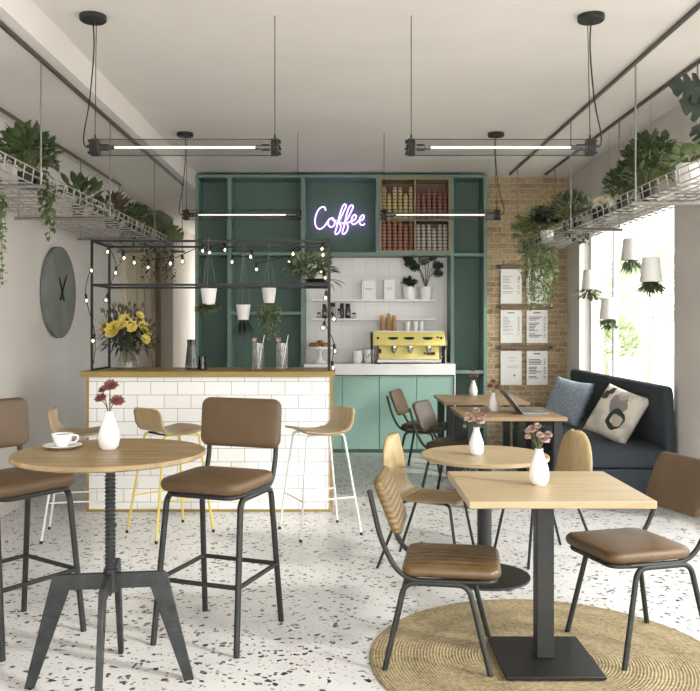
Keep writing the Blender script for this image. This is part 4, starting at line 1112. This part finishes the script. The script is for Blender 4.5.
def bar_stool(label, metal, loc, ang, group):
    t = thing('bar_stool', label, 'bar stool', loc, ang, group); zs = .72
    seat = smoothpath([(.20, 0, zs + .042), (.16, 0, zs + .038), (.03, 0, zs + .020), (-.08, 0, zs + .022)], 5)
    seatm = MB(); shell(seatm, seat, lambda u: .205 - .02 * u if u > .12 else .205 - .05 * (1 - u / .12) ** 2, lambda u: -.008)
    obj('seat', seatm, 'plyh', t, solid=.013)
    back = smoothpath([(-.08, 0, zs + .022), (-.125, 0, zs + .032), (-.155, 0, zs + .075), (-.16, 0, zs + .13), (-.165, 0, zs + .185)], 6)
    bm_ = MB(); shell(bm_, back, lambda u: (.185 if u < .82 else .185 * (1 - .16 * ((u - .82) / .18) ** 2)), lambda u: -.03 * u)
    obj('backrest', bm_, 'ply', t, solid=.013)
    for s in (1, -1):
        obj('leg', legtube(s, (.235, .205), (.155, .13), zs, .0085, -.12, .035), metal, t)
        obj('leg', legtube(s, (-.235, .205), (-.13, .13), zs, .0085, .15, .035), metal, t)
        for x in (.234, -.234): obj('foot_cap', MB().lathe([(0, 0), (.011, 0), (.011, .02), (0, .02)], (x, s * .204, 0), 8), 'rubber', t)
    k = .27 / zs; fx = .235 - .08 * k; fy = .205 - .075 * k; rx = -.235 + .105 * k; m = MB()
    for a, b in (((fx, fy), (fx, -fy)), ((fx, -fy), (rx, -fy)), ((rx, fy), (fx, fy))): m.tube([(a[0], a[1], .27), (b[0], b[1], .27)], .006, 8)
    obj('footrest', m, metal, t)
    obj('seat_frame', MB().tube([(.1, -.13, zs + .002), (.1, .13, zs + .002)], .008, 6).tube([(-.1, -.13, zs + .002), (-.1, .13, zs + .002)], .008, 6).box(-.04, .04, -.05, .05, zs, zs + .012), 'black' if metal == 'yellowmetal' else metal, t)
    return t
def shell_chair(label, loc, ang, group):
    t = thing('plywood_chair', label, 'chair', loc, ang, group); zs = .425
    seat = smoothpath([(.225, 0, zs + .022), (.18, 0, zs + .026), (.03, 0, zs + .012), (-.13, 0, zs + .012)], 5)
    sm = MB(); shell(sm, seat, lambda u: .205 - .02 * u if u > .12 else .205 - .05 * (1 - u / .12) ** 2, lambda u: -.006)
    obj('seat', sm, 'plyh', t, solid=.012)
    back = smoothpath([(-.13, 0, zs + .012), (-.18, 0, zs + .03), (-.205, 0, zs + .09), (-.22, 0, zs + .22), (-.24, 0, zs + .385)], 8)
    bk = MB(); shell(bk, back, lambda u: .185 * math.sqrt(max(.04, 1 - (max(0, u - .6) / .4) ** 2.4 * .96)), lambda u: -.045 * min(1, u * 1.6))
    obj('backrest', bk, 'ply', t, solid=.012)
    for s in (1, -1):
        obj('leg', legtube(s, (.225, .205), (.15, .15), zs, .009, -.13, .04), 'black', t)
        obj('leg', legtube(s, (-.295, .205), (-.14, .15), zs, .009, .15, .04), 'black', t)
    obj('seat_frame', MB().tube([(.1, -.15, zs + .0), (.1, .15, zs + .0)], .008, 6).tube([(-.1, -.15, zs), (-.1, .15, zs)], .008, 6), 'black', t)
    return t
R_ = math.radians
bar_chair('brown leather bar chair right of the small round bistro table, seen whole', (-.592, 4.0, 0), R_(250), 'brown leather bar chairs')
bar_chair('brown leather bar chair cut by the left edge of the photo', (-1.587, 3.98, 0), R_(-35), 'brown leather bar chairs')
dining_chair('dining_chair', 'brown ribbed leather dining chair left of the square front table', 'ribseat', 'ribback', (.455, 3.735, .0), R_(-9), 'leather dining chairs', .38, .04)
dining_chair('dining_chair', 'brown smooth leather dining chair at right edge, beside the square front table', 'leather', 'leathergrey', (1.37, 3.82, .0), R_(196), 'leather dining chairs', .43, .04, .05)
dining_chair('dining_chair', 'small brown chair before the mint cabinets at the farthest table', 'leatherdark', 'leathergrey', (.86, 8.45, 0), R_(-20), 'leather dining chairs')
dining_chair('dining_chair', 'dark brown chair at the laptop table, its back before the mint cabinets', 'leatherdark', 'leatherdark', (.99, 7.15, 0), R_(-26), 'leather dining chairs')
shell_chair('pale plywood chair with rounded back left of the round table', (.575, 5.12, 0), R_(-24), 'plywood chairs')
shell_chair('pale plywood chair with rounded back right of round table, before the dark bench', (1.29, 5.3, 0), R_(200), 'plywood chairs')
bar_stool('plywood bar stool with yellow legs before the tiled bar', 'yellowmetal', (-1.235, 5.93, 0), R_(43), 'plywood bar stools')
bar_stool('plywood bar stool with white legs near the left wall, behind the coffee cup', 'whitemetal', (-1.87, 5.87, 0), R_(12), 'plywood bar stools')
bar_stool('plywood bar stool with white legs at the right end of the bar', 'whitemetal', (-.153, 5.945, 0), R_(205), 'plywood bar stools')

# ------------------------------------------------------------------ tables
t = thing('bistro_table', 'high round wooden bistro table on threaded spindle and four iron legs', 'table', (-.965, 3.43, 0))
TR = .394
obj('tabletop', MB().lathe([(0, .948), (TR - .015, .948), (TR, .955), (TR, .967), (TR - .003, .972), (0, .972)], n=72), 'tabletopw', t)
m = MB(); z = .40; pts = []
prof = [(0, .36)]
while z < .93: prof += [(.0185, z), (.0225, z + .004), (.0225, z + .009), (.0185, z + .013)]; z += .0165
prof += [(.0185, .947), (0, .947)]; obj('threaded_spindle', MB().lathe(prof, n=16), 'ironrough', t, angle=25)
obj('mounting_plate', MB().lathe([(0, .93), (.09, .93), (.09, .947), (0, .947)], n=24), 'ironrough', t)
for k in range(4):
    poly = [(.012, .40), (.165, .40), (.305, .0), (.345, .0), (.235, .452), (.22, .465), (.012, .465)]
    obj('leg', MB().prism(poly, .022, RZ(R_(7.3) + k * PI / 2)), 'ironrough', t, bevel=.003)
t.children[-1]  # keep
obj('hub', MB().lathe([(0, .385), (.028, .385), (.028, .48), (0, .48)], n=16), 'ironrough', t)

TZ = .78
t = thing('square_table', 'square light oak table on square black pedestal, front right on rug', 'table', (.908, 3.64, .012))
zt0 = TZ - .012
obj('tabletop', MB().box(-.385, .385, -.29, .40, zt0 - .032, zt0), 'tabletop', t, bevel=.004)
obj('pole', MB().box(-.047, .029, -.038, .038, .022, zt0 - .05), 'iron', t, bevel=.004)
obj('base_plate', MB().box(-.220, .200, -.225, .225, .008, .022), 'black', t, bevel=.003)
obj('top_plate', MB().box(-.15, .15, -.15, .15, zt0 - .05, zt0 - .032), 'black', t)
m = MB()
for a in (-.19, .19):
    for b in (-.2, .2): m.lathe([(0, 0), (.012, 0), (.012, .008), (0, .008)], (a, b, 0), 8)
obj('foot', m, 'rubber', t)
t = thing('round_table', 'round light oak table on round black pedestal, behind the square one', 'table', (.855, 4.89, 0))
obj('tabletop', MB().lathe([(0, .706), (.37, .706), (.378, .710), (.378, .726), (.374, .73), (0, .73)], n=64), 'tabletop', t)
obj('pole', MB().lathe([(0, .014), (.043, .014), (.043, .69), (0, .69)], n=20), 'iron', t)
obj('base_plate', MB().lathe([(0, 0), (.268, 0), (.27, .004), (.268, .012), (.05, .016), (0, .016)], n=48), 'black', t)
obj('top_plate', MB().lathe([(0, .69), (.14, .69), (.14, .706), (0, .706)], n=24), 'black', t)
for (ya, yb, lab) in ((6.66, 7.52, 'brown oak square table carrying the laptop, beside the dark bench'), (7.98, 8.84, 'farthest brown oak square table, before the brick wall')):
    xa, xb = 1.0, 1.84; t = thing('dining_table', lab, 'table', ((xa + xb) / 2, (ya + yb) / 2, 0), 0, 'brown oak tables'); hx, hy = (xb - xa) / 2, (yb - ya) / 2
    obj('tabletop', MB().box(-hx, hx, -hy, hy, .718, .75), 'tabletopb', t, bevel=.003)
    for sx in (-1, 1):
        for sy in (-1, 1): obj('leg', MB().box(sx * (hx - .07) - .035, sx * (hx - .07) + .035, sy * (hy - .06) - .035, sy * (hy - .06) + .035, 0, .717), 'black', t, bevel=.003)
tag(obj('round_rug', MB().lathe([(0, 0), (.79, 0), (.797, .004), (.79, .0105), (0, .0115)], n=96), 'jute', loc=(.925, 3.665, .0005)), 'round braided jute rug under the square front table', 'rug')

# vases with dried flowers
def vase(loc, petal, heads, lab, hs=1.0):
    t = thing('flower_vase', lab, 'flowers in vase', loc, 0, 'white vases with dried flowers')
    obj('vase', MB().lathe([(0, 0), (.030, 0), (.040, .012), (.045, .04), (.042, .075), (.028, .118), (.019, .14), (.017, .155), (.020, .162), (.016, .162), (.013, .14), (0, .13)], n=28), 'ceramic', t)
    s = MB()
    for (x, y, z, r) in heads:
        s.tube(smoothpath([(0, 0, .12), (x * .3, y * .3, .18), (x, y, z)], 4), .0022, 5)
        s.leaf((x * .5, y * .5, .2), (x * 2, y, .2), (0, 0, 1), .03, .012)
        f = MB(); flowerhead(f, (x, y, z), (x * .6, -.06, .10), r, 4, .25); obj('flower_head', f, petal, t)
    obj('stem', s, 'stem', t)
    return t
vase((Xp(109, 3.49), 3.49, .9725), 'petalred', ((-.036, 0, .215, .030), (.038, -.01, .205, .036), (.006, .0, .268, .038), (-.03, .01, .25, .022)), 'white vase with three wine red flowers on the bistro table')
vase((Xp(538, 3.72), 3.70, TZ + .0005), 'petalpink', ((-.03, .02, .245, .026), (.022, -.01, .205, .03), (-.05, 0, .215, .018), (-.005, .01, .262, .02), (.042, 0, .225, .022), (.0, -.02, .225, .022), (-.048, .01, .24, .018)), 'white vase with mauve flowers on the square front table')
vase((Xp(476.3, 4.87), 4.87, .7305), 'petalpink', ((-.04, .0, .205, .024), (.02, -.01, .2, .034), (.0, .01, .26, .026), (-.045, 0, .235, .024), (.04, .0, .235, .02)), 'white vase with pale mauve flowers on the round light table')
vase((Xp(493.3, 7.12), 7.12, .7505), 'petalred', ((-.03, .0, .22, .03), (.03, -.01, .21, .032), (.0, .01, .26, .028)), 'white vase with dark red flowers beside the laptop')
vase((Xp(473, 8.72), 8.70, .7505), 'petalred', ((-.03, .0, .21, .03), (.03, -.01, .21, .03), (.0, .01, .27, .03)), 'white vase with dark red flowers on the farthest table')

# cup and saucer
cx, cy = Xp(65, 3.53), 3.5
sc = tag(obj('saucer', MB().lathe([(0, .0), (.035, .0), (.05, .004), (.08, .016), (.079, .018), (.05, .008), (0, .006)], n=36), 'ceramic', loc=(cx, cy, .9725)), 'white saucer under the coffee cup on the bistro table', 'saucer')
t = thing('coffee_cup', 'white coffee cup on saucer on the high bistro table', 'cup', (cx, cy, .979))
obj('cup_body', MB().lathe([(0, 0), (.022, 0), (.024, .006), (.036, .025), (.044, .052), (.046, .058), (.043, .058), (.034, .027), (0, .01)], n=32), 'ceramic', t)
obj('handle', MB().tube(smoothpath([(.040, 0, .05), (.062, 0, .05), (.066, 0, .035), (.05, 0, .02), (.034, 0, .02)], 5), .004, 8), 'ceramic', t)
obj('coffee', MB().lathe([(0, .05), (.041, .05), (.0415, .0515), (0, .0515)], n=24), 'coffee', t)

# laptop
t = thing('laptop', 'open grey laptop on the brown table, screen turned to the bench', 'laptop', (Xp(521, 6.95) , 7.02, .7505))
obj('keyboard_deck', MB().box(0, .225, -.16, .16, 0, .014), 'laptopkeys', t, bevel=.003)
obj('keys', MB().box(.03, .13, -.14, .14, .014, .0155), 'laptop', t)
mt = RY(R_(-38)); obj('lid', MB().obox(mt @ Vector((0, 0, .112)) + Vector((-.004, 0, .012)), (.008, .32, .225), mt), 'laptop', t, bevel=.002)
obj('screen', MB().obox(mt @ Vector((.0048, 0, .112)) + Vector((-.004, 0, .012)), (.001, .30, .2), mt), 'screen', t)

# ------------------------------------------------------------------ bench along the window wall
Xs, Xw = 2.0, XR - .012; ya, yb = 6.8, 9.62
t = thing('bench', 'long dark navy upholstered bench along the window wall', 'bench', ((Xs + Xw) / 2, (ya + yb) / 2, 0))
X_ = (Xs + Xw) / 2; Y_ = (ya + yb) / 2; hx = (Xw - Xs) / 2; L_ = (yb - ya) / 2
obj('base', MB().box(-hx + .01, hx - .01, -L_ + .01, L_ - .01, .03, .30), 'navy', t, bevel=.01)
for k in (-1, 1):
    c = k * L_ / 2
    obj('seat_cushion', MB().pad(hx * 2, L_ - .006, .16, .05, .03, .01, None, (0, c, .385)), 'navy', t)
    obj('back_cushion', MB().pad(.62, L_ - .006, .085, .06, .025, .008, RY(PI / 2 - .05) , (hx - .062, c, .68)), 'navy', t)
m = MB()
for a in (-hx + .08, hx - .08):
    for b in (-L_ + .08, 0, L_ - .08): m.lathe([(0, 0), (.02, 0), (.02, .03), (0, .03)], (a, b, 0), 8)
obj('foot', m, 'black', t)

def pillow(name, label, mt, loc, rot, s, fringe=None):
    n = 18; vs = []; fs = []
    for side in (1, -1):
        for i in range(n + 1):
            for j in range(n + 1):
                u, v = i / n * 2 - 1, j / n * 2 - 1
                th = .075 * (max(0, (1 - u ** 4) * (1 - v ** 4))) ** .55
                pin = 1 - .07 * (1 - v * v) * abs(u) ** 3; pin2 = 1 - .07 * (1 - u * u) * abs(v) ** 3
                vs.append(Vector((side * th + .006 * math.sin(u * 5 + v * 3) * (1 - abs(u)), u * s / 2 * pin, v * s / 2 * pin2)))
    q = (n + 1) ** 2
    for sd in range(2):
        for i in range(n):
            for j in range(n):
                a = sd * q + i * (n + 1) + j; f = (a, a + n + 1, a + n + 2, a + 1); fs.append(f if sd else f[::-1])
    o = thing(name, label, 'cushion', loc); o.rotation_euler = rot
    mb = MB(); mb.add(vs, fs); c = obj('cushion_cover', mb, mt, o, angle=80)
    bm = bmesh.new(); bm.from_mesh(c.data); bmesh.ops.remove_doubles(bm, verts=bm.verts, dist=.0008); bm.to_mesh(c.data); bm.free()
    if fringe:
        for sgn in (-1, 1):
            f = MB()
            for k in range(46):
                z = (k / 45 - .5) * s * .97
                f.tube([(0, sgn * s * .465, z), (rnd(-.012, .012), sgn * (s * .465 + .02), z + rnd(-.01, .01)), (rnd(-.015, .015), sgn * (s * .465 + .042), z + rnd(-.015, .015))], .003, 4)
            obj('fringe', f, fringe, o)
    else:
        obj('piping', MB().tube([(0, sx * s * .485, sz * s * .485) for sx, sz in ((-1, -1), (1, -1), (1, 1), (-1, 1))], .003, 5, True) if False else MB().tube([(0, -s * .485, -s * .485), (0, -s * .46, 0), (0, -s * .485, s * .485)], .003, 5), 'petalcream', o)
    return o
pillow('cushion', 'blue grey fringed cushion leaning on the far end of bench', 'bluegrey', (2.37, 8.6, .695), (R_(-6), R_(-24), R_(212)), .50, 'bluefringe')
pillow('cushion', 'cream cushion with abstract grey and green shapes on the bench', 'print', (2.47, 7.35, .70), (R_(-14), R_(-30), R_(216)), .50)

# ------------------------------------------------------------------ light
wd = bpy.data.worlds.new('World'); SC.world = wd; wd.use_nodes = True
nt = wd.node_tree; bg = nt.nodes['Background']
bg.inputs[0].default_value = (.985, .99, 1.0, 1); bg.inputs[1].default_value = 5.0
sun = bpy.data.lights.new('sun', 'SUN'); sun.energy = 3.2; sun.angle = R_(5); sun.color = (1, .975, .94)
so = bpy.data.objects.new('sun', sun); COL.objects.link(so)
sd = Vector((-.80, .46, -.52)); so.rotation_euler = sd.to_track_quat('-Z', 'Y').to_euler(); so.location = (6, -2, 6)

cam = bpy.data.cameras.new('camera'); co = bpy.data.objects.new('camera', cam); COL.objects.link(co)
cam.sensor_width = 36; cam.lens = F / 700 * 36; cam.shift_x = (350 - CX) / 700; cam.shift_y = -(345.5 - CY) / 700
cam.clip_start = .05
co.location = (0, 0, EYE); co.rotation_euler = (PI / 2, 0, 0); SC.camera = co
SC.view_settings.view_transform = 'Standard'; SC.view_settings.look = 'None'; SC.view_settings.gamma = 1
SC.view_settings.use_curve_mapping = False; SC.view_settings.exposure = 0.0
SC.cycles.max_bounces = 12; SC.cycles.diffuse_bounces = 6; SC.cycles.transparent_max_bounces = 16
SC.cycles.use_denoising = True
